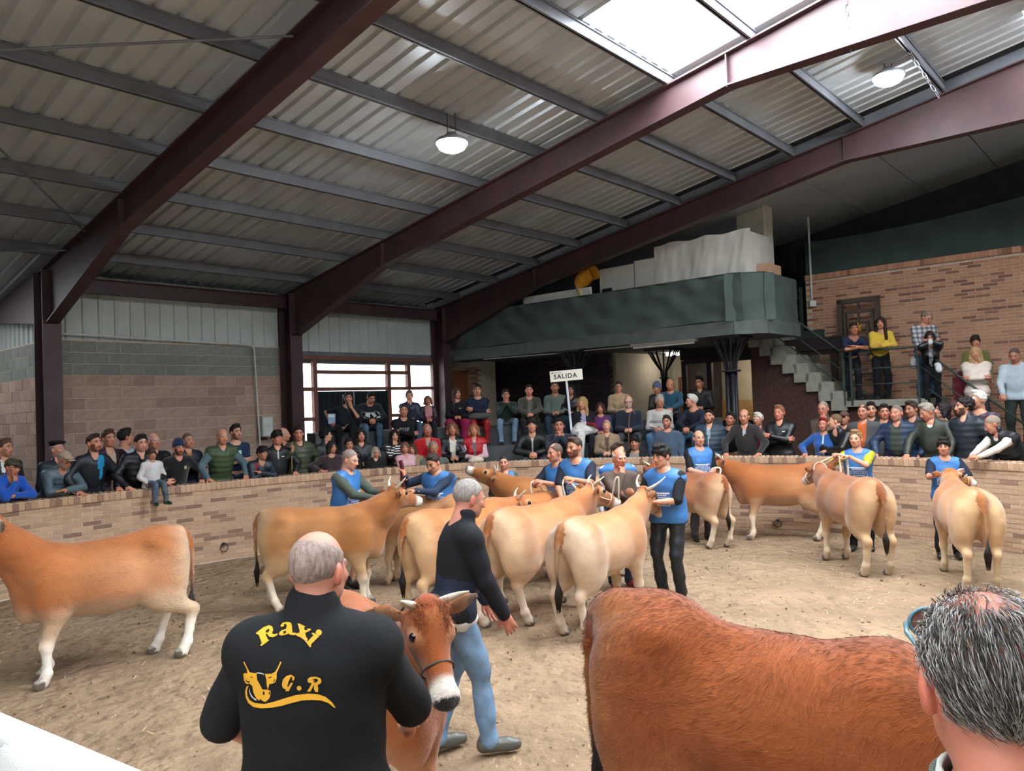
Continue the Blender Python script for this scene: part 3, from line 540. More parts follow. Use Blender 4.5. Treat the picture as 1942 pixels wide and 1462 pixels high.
# ------------------------------------------------------------------ stairs, landing, brick end wall
def stairs():
    S = empty('staircase', kind='structure')
    st = mat('stair_concrete', '#8d8c80', rough=.9, nscale=6, namt=.12, bump=.2); dk = mat('stair_brick', '#4a332c', rough=.9, nscale=25, namt=.3, bump=.3)
    n = 8; dz = (3.62-2.05)/n; dv = .235
    for k in range(n):
        v0 = 5.03+k*dv; z = 2.05+(k+1)*dz
        MB().ubox(15.5, 16.95, v0, v0+dv+.02, z-dz-.13, z).put('step', st, S)
        MB().ubox(15.44, 15.52, v0-.06, v0+dv, z-dz-.19, z-.02).put('stringer_block', st, S)
        MB().ubox(15.53, 15.6, v0, v0+dv, .2, z-dz-.13).put('brick_facing', dk, S)
    MB().ubox(15.45, 16.98, 3.55, 5.05, 1.93, 2.05).put('landing', st, S); MB().ubox(15.6, 16.9, 3.6, 5.05, .2, 1.93).put('brick_base', dk, S)
    n = 9; dz = (2.05-.25)/n; dv = .215
    for k in range(n):
        z = 2.05-(k+1)*dz; v1 = 3.55-k*dv
        MB().ubox(15.5, 16.95, v1-dv, v1, .2, z).put('step', st, S)
    R = empty('stair_railing', label='dark green tubular railing along stairs and landing, three rails', cat='railing')
    u = 15.46; zz = lambda v, b: b+(2.05+(v-5.03)/1.88*1.57 if v > 5.03 else (2.05 if v > 3.66 else 2.05-(3.66-v)*.92))
    for b in (.95, .60, .30):
        pts = [UV(u, v, zz(v, b)) for v in (6.75, 5.03, 3.66, 1.85)]
        MB().tube(pts[:2], .02 if b > .9 else .011, 8).put('rail', GREENI, R, True); MB().tube(pts[1:3], .02 if b > .9 else .011, 8).put('rail', GREENI, R, True); MB().tube(pts[2:], .02 if b > .9 else .011, 8).put('rail', GREENI, R, True)
    for v in (5.0, 4.86, 3.68, 1.87): MB().ubox(u-.02, u+.02, v-.022, v+.022, zz(v, 0)-.1 if v > 2 else .25, zz(v, .95)).put('post', GREENI, R)
    rebase(R, UV(u, 4.3, 2.05))
    # brick end wall
    wm = MB().ubox(17.0, 17.2, -11.8, 6.22, .2, 4.7).put('wall_brick_end', MORTM, kind='structure')
    b = MB().box(-.1195, .1195, -.0165, .015, -.0275, .0275).mesh('brick'); cand = []; k = 0; z = .3
    while z < 4.66:
        v = 6.1-(.125 if k % 2 else 0)
        while v > -1.:
            vis = v > 1.95 and z > 1.3; cand.append((0 if vis else 1, -z if vis else v, v, z)); v -= .25
        z += .0655; k += 1
    cand.sort(); s = MB(); r = random.Random(4)
    for i, (_, _, v, z) in enumerate(cand):
        Mx = frame_m(UV(17.01+r.uniform(-.002, .002), v, z), -EV, EU, Z3)
        if i < 300: instance('brick', b, wm, Mx, BRICK2M)
        else: s.hexa([Mx @ Vector((x*.1195, y, q*.0275)) for q in (-1, 1) for x, y in ((-1, -.0165), (1, -.0165), (1, .015), (-1, .015))], r.random())
    s.put('brickwork', BRICK2M, wm, rnd=True, kind='stuff')
    cop = MB().box(-.0357, .0357, -.13, .11, -.06, .06).mesh('coping_brick')
    for k in range(100): instance('coping_brick', cop, wm, frame_m(UV(17.08, 6.18-k*.0745, 4.76), -EV, EU, Z3), BRICK2M)
    # netting along the gallery over the brick wall
    G = empty('gallery_netting', label='long dark green sagging netting above the brick end wall', cat='netting')
    cloth_strip('netting', UV(17.02, 6.2, 0), UV(17.02, -1.5, 0), lambda t: 4.78, lambda t: 5.55-.1*math.sin(math.pi*min(1, t*1.7))+.42*t, -EU, mat('green_netting_dark', '#3a4a44', rough=.85, nscale=2.2, namt=.18), G, .03, 110, 16, 6)
    MB().tube([UV(17.05, 6.2, 4.8), UV(17.05, 6.2, 5.56)], .02).put('post', GREENI, G); MB().tube([UV(17.05, 2.2, 4.8), UV(17.05, 2.2, 5.7)], .02).put('post', GREENI, G); rebase(G, UV(17.02, 3, 4.8))
    cloth_strip('side_netting', UV(17.0, 6.25, 0), UV(18.3, 6.9, 0), lambda t: 4.2, lambda t: 5.56, -EU, NETM, None, .02, 20, 12, 8); o = COL.objects[-1] if False else bpy.data.objects['side_netting']; tag(o, 'dark green netting panel turning the corner at the top of the stairs', 'netting')
    gt = empty('iron_gate', UV(16.9, 6.35, 3.62), UANG, label='dark green barred gate at the head of the stairs', cat='gate')
    for y in (-.05, .62): MB().box(-.03, .03, y-.03, y+.03, -.2, .95).put('gate_post', GREENI, gt)
    for k in range(6): MB().box(-.015, .015, -.05, .62, .02+k*.17, .05+k*.17).put('gate_bar', GREENI, gt)
    MB().box(-.05, .02, -.52, .0, -.32, -.02).put('gate_plate', GREENI, gt)
    # conduit and switch
    c = empty('conduit_pipe', UV(16.93, 6.07, 4.21), label='thin white conduit pipe dropping to a switch box on the end wall', cat='pipe'); MB().tube([(0, 0, 0), (0, 0, 2.0)], .022, 8).put('pipe', mat('white_paint', '#cfd0cc', rough=.5), c); MB().box(-.07, .07, -.05, .05, -.09, .03).put('switch_box', mat('white_paint', '#cfd0cc', rough=.5), c)
    # nested square iron frame with yellow emblem
    F = empty('window_grille', UV(16.7, 5.05, 2.05), UANG, label='nested square iron frame with small yellow emblem behind the landing', cat='frame'); im = mat('brown_iron', '#4b4037', rough=.6)
    def sq(nm, y0, y1, z0, z1, t, x=0):
        for a, b_, c_, d in ((y0, y0+t, z0, z1), (y1-t, y1, z0, z1), (y0, y1, z0, z0+t), (y0, y1, z1-t, z1)): MB().box(x-.04, x+.04, a, b_, c_, d).put(nm, im, F)
    sq('outer_frame', -.42, .42, 0, 2.12, .1); sq('middle_frame', -.3, .3, .5, 1.86, .06); sq('inner_frame', -.2, .2, .9, 1.62, .05); MB().box(-.02, .02, -.02, .02, 1.62, 2.02).put('hanger', im, F)
    y = mat('yellow_paint', '#c9992a', rough=.5); mb = MB(); mb.prism([(0, .16), (.05, .05), (.13, .03), (.07, -.04), (.09, -.13), (0, -.08), (-.09, -.13), (-.07, -.04), (-.13, .03), (-.05, .05)], -.09, -.05, lambda p, q, a: (a, p*.62, q*.62+1.5)); mb.put('emblem', y, F)
stairs()

# ------------------------------------------------------------------ lamps
def bay_lamp(x, y, d, lab):
    c = atd(x, y, d); L_ = empty('bay_lamp', c, label=lab, cat='lamp', group='round high-bay lamps under the roof'); zt = 7.2-.177*max(1.4, c@EV)
    MB().tube([(0, 0, -.1), (0, 0, -.09), (0, 0, -.06), (0, 0, 0), (0, 0, .012)], [.05, .11, .165, .2, .2], 28).put('diffuser', mat('lamp_glow', '#f4fbff', emit=LLAMP, namt=0), L_)
    MB().tube([(0, 0, .012), (0, 0, .05), (0, 0, .1), (0, 0, .14)], [.215, .2, .09, .06], 28).put('housing', mat('lamp_housing', '#8d9196', rough=.4, metal=.5), L_, True)
    for q in ((.05, 0), (-.05, 0)): MB().tube([(q[0], q[1], .13), (q[0], q[1], max(.2, zt-c[2]))], .006, 6).put('chain', BLACKM, L_)
bay_lamp(857, 273, 9.8, 'glowing round lamp hung in the near bay under the roof sheets'); bay_lamp(1685, 147, 10.6, 'glowing round lamp hung in the far bay near the ridge')
def chain(x0, y0, x1, y1, d, lab):
    a, b = atd(x0, y0, d), atd(x1, y1, d); c = empty('hanging_chain', b, label=lab, cat='chain'); n = 9
    for k in range(n):
        p, q = (a-b)*(k/n), (a-b)*((k+1.1)/n); m_ = (p+q)/2; h = (q-p)/2; s = np.cross(h, (0, 1, 0) if k % 2 else (1, 0, 0)); s = s/np.linalg.norm(s)*.022
        MB().tube([m_+h*math.cos(t)+s*math.sin(t) for t in np.linspace(0, 6.283, 9)], .006, 5, False).put('link', mat('chain_steel', '#77737a', rough=.4, metal=.6), c)
chain(1604, 0, 1613, 100, 8.6, 'steel chain hanging over the skylit steel frame'); chain(1770, 210, 1772, 272, 12.2, 'short steel chain hanging from the farthest steel frame'); chain(1712, 80, 1782, 186, 10.3, 'slanting steel chain beside the far bay lamp')

# ------------------------------------------------------------------ wall pipe, plant, rail
cw = mat('white_paint', '#cfd0cc', rough=.5)
MB().tube([UV(4.7, 14.22, 3.7), UV(8.15, 14.22, 3.63), UV(8.22, 14.22, 3.55), UV(8.3, 14.22, 1.4)], .018, 8).put('drain_pipe', cw, label='thin white pipe along and down the pink block wall', cat='pipe')
jb = empty('junction_box', UV(8.42, 14.2, 1.75), UANG, label='grey junction box low on the block wall beside the steel column', cat='box'); MB().box(-.12, .12, -.08, .08, 0, .42).put('case', mat('grey_cabinet', '#b6b5ac', rough=.6, namt=.06), jb); MB().box(-.1, .1, -.09, -.08, .03, .39).put('cover', cw, jb)
def plant():
    p = atr(952, 875, 8.0); P = empty('potted_plant', (p[0], p[1], .62), label='dark green leafy plant in a pot at the foot of the stand', cat='plant'); MB().tube([(0, 0, 0), (0, 0, .16), (0, 0, .2)], [.1, .13, .14], 14).put('pot', mat('terracotta', '#6a4636'), P)
    g = mat('leaf', '#2f4a30', rough=.5); r = random.Random(8)
    for k in range(34):
        a = r.uniform(0, 6.28); t = r.uniform(.2, 1.1); l = r.uniform(.14, .26); c, s = math.cos(a), math.sin(a); b = np.array([0, 0, .2]); e = b+np.array([c*t, s*t, .5-t*.2])*.42; d = np.array([c, s, .3])*l; sd = np.array([-s, c, 0])*l*.28
        mb = MB(); mb.v = [tuple(e), tuple(e+d*.45+sd), tuple(e+d), tuple(e+d*.45-sd), tuple(e+d*.5-np.array([0, 0, .02]))]; mb.r = [0]*5; mb.f = [(0, 1, 4), (1, 2, 4), (2, 3, 4), (3, 0, 4)]; mb.put('leaf', g, P, True); MB().tube([b, (b+e)/2+np.array([0, 0, .04]), e], .004, 4).put('stem', g, P)
plant()
q = empty('stand_railing', label='dark iron rail at the side of the stand before the glazed doors', cat='railing')
for r_, a, z in ((9.6, 112.5, 1.79), (8.2, 112.5, 1.03)):
    al = math.radians(a); MB().tube([(RC[0]+r_*math.cos(al), RC[1]+r_*math.sin(al), z), (RC[0]+r_*math.cos(al), RC[1]+r_*math.sin(al), z+.75)], .018, 8).put('post', BLACKM, q)
al = math.radians(112.5); MB().tube([(RC[0]+8.2*math.cos(al), RC[1]+8.2*math.sin(al), 1.78), (RC[0]+9.6*math.cos(al), RC[1]+9.6*math.sin(al), 2.54)], .018, 8).put('rail', BLACKM, q); rebase(q, (RC[0]+8.2*math.cos(al), RC[1]+8.2*math.sin(al), 1.03))
# near white sheet over the barrier beside the viewer
def barrier():
    A, B_, = atd(-60, 1335, 1.35), atd(330, 1500, 1.0); D = B_-A; n1, n2 = 40, 18; V = []
    nrm = np.cross(D, (0, 0, 1)); nrm /= np.linalg.norm(nrm); T = empty('white_banner', (0, 0, 0), label='white sheet hung over the barrier in the bottom corner', cat='banner')
    for i in range(n1+1):
        for j in range(n2+1):
            t = -.2+1.4*i/n1; q = j/n2; p = A+D*t
            s = q*1.0; a = min(s/.05, math.pi); 
            off = nrm*(.028*(1-math.cos(a))-.03 if s < .157 else .028+.0)+Z3*(.028*math.sin(a) if s < .157 else -(s-.157))
            f = (.012*math.sin(t*16+q*5)+.012*math.sin(t*7-q*9))*min(1, max(0, s-.12)*4); V.append(p+off-Z3*.028+nrm*f)
    Q = [(i*(n2+1)+j, (i+1)*(n2+1)+j, (i+1)*(n2+1)+j+1, i*(n2+1)+j+1) for i in range(n1) for j in range(n2)]
    link('sheet', npmesh('sheet', np.array(V), np.array(Q)), mat('white_sheet', '#c9cac8', rough=.7, nscale=300, namt=.03, bump=.2, bscale=300), T)
    MB().tube([A-D*.2-Z3*.028, A+D*1.2-Z3*.028], .024, 10).put('rail', cw, T, True)
    for t in (0, 1.1): p = A+D*t; MB().tube([p-Z3*.03, np.array([p[0], p[1], 0])], .02, 8).put('post', cw, T)
    rebase(T, (A+D*.5)*np.array([1, 1, 0]))
barrier()
# ------------------------------------------------------------------ smooth solids: tapered capsules and ellipsoids blended into one surface
def cap(a, b, ra, rb=None, k=.03, lab=0, flat=None, sub=False): return ('c', np.array(a, float), np.array(b, float), ra, ra if rb is None else rb, k, lab, flat, sub)
def ell(c, r, k=.03, lab=0, R=None, sub=False): return ('e', np.array(c, float), np.array(r, float), R, None, k, lab, None, sub)
def half(n, d, k=.004): return ('h', np.array(n, float), d, None, None, k, 0, None, False)   # keep the side where n.p < d
def grow(pr, t): return [(p[0], p[1], p[2], p[3]+t, p[4]+t, *p[5:]) if p[0] == 'c' else (p[0], p[1], p[2]+t, *p[3:]) if p[0] == 'e' else p for p in pr]
def _bb(p):
    if p[0] == 'c':
        r = max(p[3], p[4]); return np.minimum(p[1]-p[3], p[2]-p[4]), np.maximum(p[1]+p[3], p[2]+p[4])
    R = p[3]
    e = p[2] if R is None else np.sqrt(((np.array(R)*p[2][None, :])**2).sum(1)); return p[1]-e, p[1]+e
def _ev(p, X):
    if p[0] == 'c':
        a, b, ra, rb, fl = p[1].astype(np.float32), p[2].astype(np.float32), p[3], p[4], p[7]; d = X-a; ba = b-a; s = 1
        if fl is not None:
            n, q = np.array(fl[0], np.float32), fl[1]; g = (1/q-1); d = d+(d@n)[..., None]*(n*g); ba = ba+(ba@n)*(n*g); s = 1-.4*(1-q)
        L2 = float(ba@ba)+1e-9; h = np.clip((d@ba)/L2, 0, 1); d = d-h[..., None]*ba
        return (np.sqrt((d*d).sum(-1))-(ra+(rb-ra)*h))*s
    if p[0] == 'e':
        d = X-p[1].astype(np.float32)
        if p[3] is not None: d = d@np.array(p[3], np.float32)
        r = p[2].astype(np.float32); k0 = np.sqrt(((d/r)**2).sum(-1)); k1 = np.sqrt(((d/(r*r))**2).sum(-1))+1e-6
        return k0*(k0-1)/k1
    return X@p[1].astype(np.float32)-p[2]
def surf(prims, vox, post=None):
    """Blend the solids on a grid and return points, quads and the label of the nearest solid."""
    lo = np.min([_bb(p)[0] for p in prims if p[0] != 'h' and not p[8]], 0)-2.2*vox; hi = np.max([_bb(p)[1] for p in prims if p[0] != 'h' and not p[8]], 0)+2.2*vox
    n = np.ceil((hi-lo)/vox).astype(int)+1; F = np.full(n, 1., np.float32); Rw = np.full(n, 9., np.float32); Lb = np.zeros(n, np.int16)
    ax = [(lo[i]+vox*np.arange(n[i])).astype(np.float32) for i in range(3)]
    for p in prims:
        if p[0] == 'h': sl = tuple(slice(0, q) for q in n)
        else:
            b0, b1 = _bb(p); pad = p[5]+2.2*vox
            i0 = np.clip(np.floor((b0-pad-lo)/vox).astype(int), 0, n); i1 = np.clip(np.ceil((b1+pad-lo)/vox).astype(int)+1, 0, n)
            if (i1 <= i0).any(): continue
            sl = tuple(slice(a, b) for a, b in zip(i0, i1))
        g = np.stack(np.meshgrid(*[ax[i][sl[i]] for i in range(3)], indexing='ij'), -1); d = _ev(p, g); f = F[sl]; k = p[5]
        if p[0] == 'h' or p[8]:
            e = d if p[0] == 'h' else -d; h = np.clip(.5-.5*(f-e)/k, 0, 1); F[sl] = f*(1-h)+e*h+k*h*(1-h)
        else:
            h = np.clip(.5+.5*(f-d)/k, 0, 1); F[sl] = f*(1-h)+d*h-k*h*(1-h)
            r_ = Rw[sl]; c = d < r_; Lb[sl] = np.where(c, p[6], Lb[sl]); Rw[sl] = np.where(c, d, r_)
    if post is not None: F = post(F, ax)
    S = F < 0; c = [S[i:n[0]-1+i, j:n[1]-1+j, q:n[2]-1+q] for i in (0, 1) for j in (0, 1) for q in (0, 1)]
    cnt = sum(x.astype(np.int8) for x in c); act = (cnt > 0) & (cnt < 8); idx = np.argwhere(act); m = len(idx)
    off = np.array([(i, j, q) for i in (0, 1) for j in (0, 1) for q in (0, 1)])
    fv = np.stack([F[tuple((idx+o).T)] for o in off], 1); P = np.zeros((m, 3), np.float32); W = np.zeros(m, np.float32)
    for a in range(8):
        for b in range(a+1, 8):
            if np.abs(off[a]-off[b]).sum() == 1:
                x = (fv[:, a] < 0) != (fv[:, b] < 0); t = fv[:, a]/(fv[:, a]-fv[:, b]+1e-12); P += np.where(x[:, None], off[a]+(off[b]-off[a])*t[:, None], 0); W += x
    V = (idx+P/np.maximum(W, 1)[:, None])*vox+lo; ids = np.full(act.shape, -1, np.int32); ids[act] = np.arange(m)
    Q = []
    for axn in range(3):
        o = [0, 0, 0]; o[axn] = 1; A = S[:n[0]-o[0], :n[1]-o[1], :n[2]-o[2]]; B = S[o[0]:, o[1]:, o[2]:]; e = np.argwhere(A != B)
        u, v = (axn+1) % 3, (axn+2) % 3; e = e[(e[:, u] > 0) & (e[:, v] > 0) & (e[:, u] < n[u]-1) & (e[:, v] < n[v]-1)]
        fl = A[tuple(e.T)]; du, dv = np.eye(3, dtype=int)[u], np.eye(3, dtype=int)[v]
        q = np.stack([ids[tuple((e-du-dv).T)], ids[tuple((e-dv).T)], ids[tuple(e.T)], ids[tuple((e-du).T)]], 1)
        Q.append(np.where(fl[:, None], q, q[:, ::-1]))
    Q = np.concatenate(Q); Q = Q[(Q >= 0).all(1)]
    near = np.clip(np.rint((V-lo)/vox).astype(int), 0, n-1); return V.astype(np.float32), Q, Lb[tuple(near.T)]
def normals(V, Q):
    f = np.cross(V[Q[:, 2]]-V[Q[:, 0]], V[Q[:, 3]]-V[Q[:, 1]]); N = np.zeros_like(V)
    for i in range(4): np.add.at(N, Q[:, i], f)
    return N/(np.linalg.norm(N, axis=1)[:, None]+1e-9), f
def wob(V, f, s): return np.sin(V[:, 0]*f+s+1.3*np.sin(V[:, 2]*f*.7+s*2))*np.sin(V[:, 1]*f*1.1+s*3+.8*np.sin(V[:, 0]*f*.8))*.6+np.sin(V[:, 2]*f*1.4+s+1.1*np.sin(V[:, 1]*f+s))*.4
def rotm(ax, deg):
    a = math.radians(deg); c, s = math.cos(a), math.sin(a)
    return np.array({'x': [[1, 0, 0], [0, c, -s], [0, s, c]], 'y': [[c, 0, s], [0, 1, 0], [-s, 0, c]], 'z': [[c, -s, 0], [s, c, 0], [0, 0, 1]]}[ax])

# ------------------------------------------------------------------ heads, hair and hats (face looks along -Y; z = 0 at the chin)
# labels: 0 skin 1 eye 2 lips 3 brow 4 ear 5 neck
def head_prims(sex='m'):
    f = 0 if sex == 'm' else 1; jw = .056-.006*f
    return [ell((0, .018, .146), (.075, .098, .092), .02), ell((0, -.03, .09), (.061, .068, .088), .03), ell((0, -.022, .048), (jw, .062, .046), .03), ell((0, -.064, .018), (.028-.004*f, .024, .021), .02),
            ell((.04, -.066, .094), (.023, .022, .02), .02), ell((-.04, -.066, .094), (.023, .022, .02), .02), cap((-.04, -.084, .134), (.04, -.084, .134), .011-.003*f, None, .015, 3),
            cap((0, -.088, .128), (0, -.112, .083), .009, .0135-.002*f, .012), ell((.012, -.101, .079), (.009, .01, .008), .006), ell((-.012, -.101, .079), (.009, .01, .008), .006),
            ell((.031, -.096, .114), (.018, .016, .013), .01, 0, None, True), ell((-.031, -.096, .114), (.018, .016, .013), .01, 0, None, True),
            ell((.031, -.079, .114), (.0135, .0135, .0115), .003, 1), ell((-.031, -.079, .114), (.0135, .0135, .0115), .003, 1),
            cap((-.018, -.087, .049), (.018, -.087, .049), .0075, None, .006, 2), cap((-.015, -.086, .039), (.015, -.086, .039), .008, None, .006, 2),
            ell((.079, .012, .106), (.011, .022, .034), .008, 4, rotm('z', -22)), ell((-.079, .012, .106), (.011, .022, .034), .008, 4, rotm('z', 22)),
            cap((0, .022, .07), (0, .05, -.11), .056-.008*f, .064-.008*f, .03, 5)]
SKT = np.array([.93, .82, .77])
_heads = {}
def head_mesh(sex, vox):
    if (sex, vox) not in _heads: _heads[sex, vox] = surf(head_prims(sex), vox)
    return _heads[sex, vox]
def head_cols(V, L, skin, haircol, beard, eye=(.02, .015, .01)):
    sk = np.array(lin(skin))*SKT; C = np.tile(sk, (len(V), 1)); hc = np.array(lin(haircol or '#4a3626'))
    C[L == 4] = sk*np.array([1.05, .82, .78]); x, y, z = V.T; face = y < -.04
    chk = face & (np.abs(np.abs(x)-.04) < .018) & (np.abs(z-.085) < .02); C[chk] = sk*np.array([1.08, .86, .82]); ns = face & (np.abs(x) < .014) & (z < .1) & (z > .07); C[ns] = sk*np.array([1.08, .84, .8])
    C[L == 2] = sk*np.array([.82, .52, .5]); C[(L == 3) & (np.abs(x) > .012) & (z > .131)] = hc*.8+sk*.12
    e = L == 1; C[e & (np.abs(z-.113) < .006)] = .3; C[e & (np.abs(np.abs(x)-.031) < .0072) & (np.abs(z-.114) < .0075)] = eye
    if beard:
        bc = np.array(lin(beard[0])); b = (z < .058) & (z > -.03) & (y < -.005) & (L != 2) & (L != 5); b |= (z < .068) & (z > .052) & (np.abs(x) < .03) & (y < -.08); b |= (L != 4) & (np.abs(x) > .05) & (z < .1) & (z > .01) & (y < -.01)
        C[b] = C[b]*(1-beard[1])+bc*beard[1]
    return C
_hair = {}
def hair_mesh(style):
    if style in _hair: return _hair[style]
    vx = .009; cr = lambda t, z=0: [ell((0, .018, .146+z), (.075+t, .098+t, .092+t), .01), ell((0, -.02, .125), (.066+t, .062+t, .07+t), .02)]
    line = lambda z0, sl=.95: half((0, -sl/math.hypot(sl, 1), -1/math.hypot(sl, 1)), (-z0+sl*.08)/math.hypot(sl, 1))
    ears = [ell((.088, .004, .098), (.02, .024, .036), .006, 0, None, True), ell((-.088, .004, .098), (.02, .024, .036), .006, 0, None, True)]
    nz = .004; pr = None
    if style == 'buzz': pr = cr(.0045)+[line(.205, 1.05)]+ears; nz = .001
    elif style == 'short': pr = cr(.011)+[ell((0, -.03, .232), (.06, .05, .024), .03), line(.199, 1.12)]+ears; nz = .006
    elif style == 'crop': pr = cr(.008)+[ell((0, -.045, .228), (.05, .04, .022), .03), line(.205, 1.05)]+ears
    elif style == 'fringe': pr = cr(.017)+[ell((0, -.07, .19), (.066, .032, .045), .03), ell((0, -.02, .235), (.07, .075, .03), .02), half((0, -.6, -.8), -.072)]+ears; nz = .007
    elif style == 'rimbuzz': pr = cr(.003)+[line(.205, 1.15), half((0, -.33, .944), .185, .015)]+ears; nz = .0006
    elif style == 'rim': pr = cr(.007)+[line(.205, 1.15), half((0, -.33, .944), .165, .02)]+ears; nz = .002
    elif style == 'thin': pr = cr(.006)+[line(.21, 1.15)]+[ell((0, -.06, .26), (.05, .09, .05), .02, 0, None, True)]+ears; nz = .002
    elif style == 'curly': pr = cr(.022)+[line(.196, 1.05)]; nz = .014
    elif style in ('long', 'bob', 'hood', 'sleek'):
        b = {'long': -.16, 'bob': -.0, 'hood': -.06, 'sleek': -.24}[style]
        pr = cr(.018)+[cap((0, .06, .12), (0, .085, b), .085, .07, .04, flat=((0, 1, 0), .6)), cap((.074, .005, .15), (.098, -.015, b+.03), .036, .034, .03), cap((-.074, .005, .15), (-.098, -.015, b+.03), .036, .034, .03)]
        if style == 'hood': pr += [cap((0, .03, -.03), (0, .0, -.06), .1, .1, .05)]
        pr += [cap((0, -.14, .178), (0, -.11, -.12), .064, .07, .02, 0, None, True)]; nz = .006
    elif style == 'cap': pr = cr(.013)+[half((0, 0, -1), -.165, .006), cap((-.02, -.08, .17), (.02, -.08, .17), .05, None, .01, 1, ((0, .25, .97), .16)), cap((-.025, -.13, .162), (.025, -.13, .162), .038, None, .02, 1, ((0, .25, .97), .18))]; nz = 0
    elif style == 'beanie': pr = cr(.02)+[half((0, -.45, -.9), -.108, .006), ell((0, .03, .235), (.06, .07, .04), .03)]; nz = .002
    elif style == 'beret': pr = [ell((0, .0, .222), (.108, .125, .03), .02, 0, rotm('x', 8)), ell((0, .018, .19), (.086, .106, .05), .02), half((0, -.25, -.97), -.165, .006)]; nz = 0
    V, Q, L = surf(pr, vx)
    if nz:
        N, _ = normals(V, Q); V = V+N*(nz*wob(V, 75, 1.))[:, None]
    me = npmesh(style, V, Q); me.materials.append(None); _hair[style] = me; return me

# ------------------------------------------------------------------ hands (wrist at the origin, fingers along +X, palm faces -Z, thumb on +Y)
_hands = {}
def hand_mesh(kind, vox):
    if (kind, vox) in _hands: return _hands[kind, vox]
    curl = {'flat': 12, 'relaxed': 32, 'grip': 82, 'fist': 100}[kind]; pr = [cap((-.03, 0, 0), (.03, 0, 0), .026, .028, .02, 0, ((0, 0, 1), .78)), cap((.03, -.016, 0), (.085, -.022, 0), .022, .018, .02, 0, ((0, 0, 1), .75)), cap((.03, .014, 0), (.09, .02, 0), .023, .019, .02, 0, ((0, 0, 1), .75))]
    for y, l, sp in ((.030, .07, 6), (.010, .078, 1), (-.011, .072, -4), (-.031, .057, -9)):
        p = np.array([.088-abs(y)*.15, y, .001]); a = math.radians(curl*.45)
        for s, r0, r1 in ((.45, .0098, .009), (.32, .009, .0082), (.26, .0082, .007)):
            q = p+l*s*np.array([math.cos(a)*math.cos(math.radians(sp)), math.sin(math.radians(sp))*math.cos(a), -math.sin(a)]); pr.append(cap(p, q, r0, r1, .003)); p = q; a += math.radians(curl*.6)
    c = math.radians(min(curl, 70)); p0, p1 = np.array([.018, .026, -.004]), np.array([.052, .055, -.016-.012*math.sin(c)]); p2 = p1+.034*np.array([.75, .35-.9*math.sin(c)*.7, -.25-.5*math.sin(c)])
    pr += [cap(p0, p1, .015, .0115, .012), cap(p1, p2, .0112, .009, .003)]
    _hands[kind, vox] = surf(pr, vox); return _hands[kind, vox]
def ik(S, W, l1, l2, pole):
    d = W-S; L = np.linalg.norm(d); mx = l1+l2-.004
    if L > mx: W = S+d*mx/L; d = W-S; L = mx
    u = d/L; a = (l1*l1-l2*l2+L*L)/(2*L); h = math.sqrt(max(l1*l1-a*a, 0)); p = pole-u*(pole@u); p = p/(np.linalg.norm(p)+1e-9); return S+u*a+p*h, W
_shoe = {}
def shoe_mesh():
    if 's' not in _shoe:
        V, Q, _ = surf([cap((0, .055, .04), (0, -.10, .036), .046, .044, .02), cap((0, -.1, .034), (0, -.16, .03), .044, .034, .02), cap((0, .045, .06), (0, .03, .12), .045, .042, .03), half((0, 0, -1), 0., .004)], .018); me = npmesh('shoe', V, Q); me.materials.append(None); _shoe['s'] = me
    return _shoe['s']
def own(name, me, parent, m, M=None):
    o = link(name, me, None, parent); o.material_slots[0].link = 'OBJECT'; o.material_slots[0].material = m
    if M is not None: o.matrix_local = M
    return o

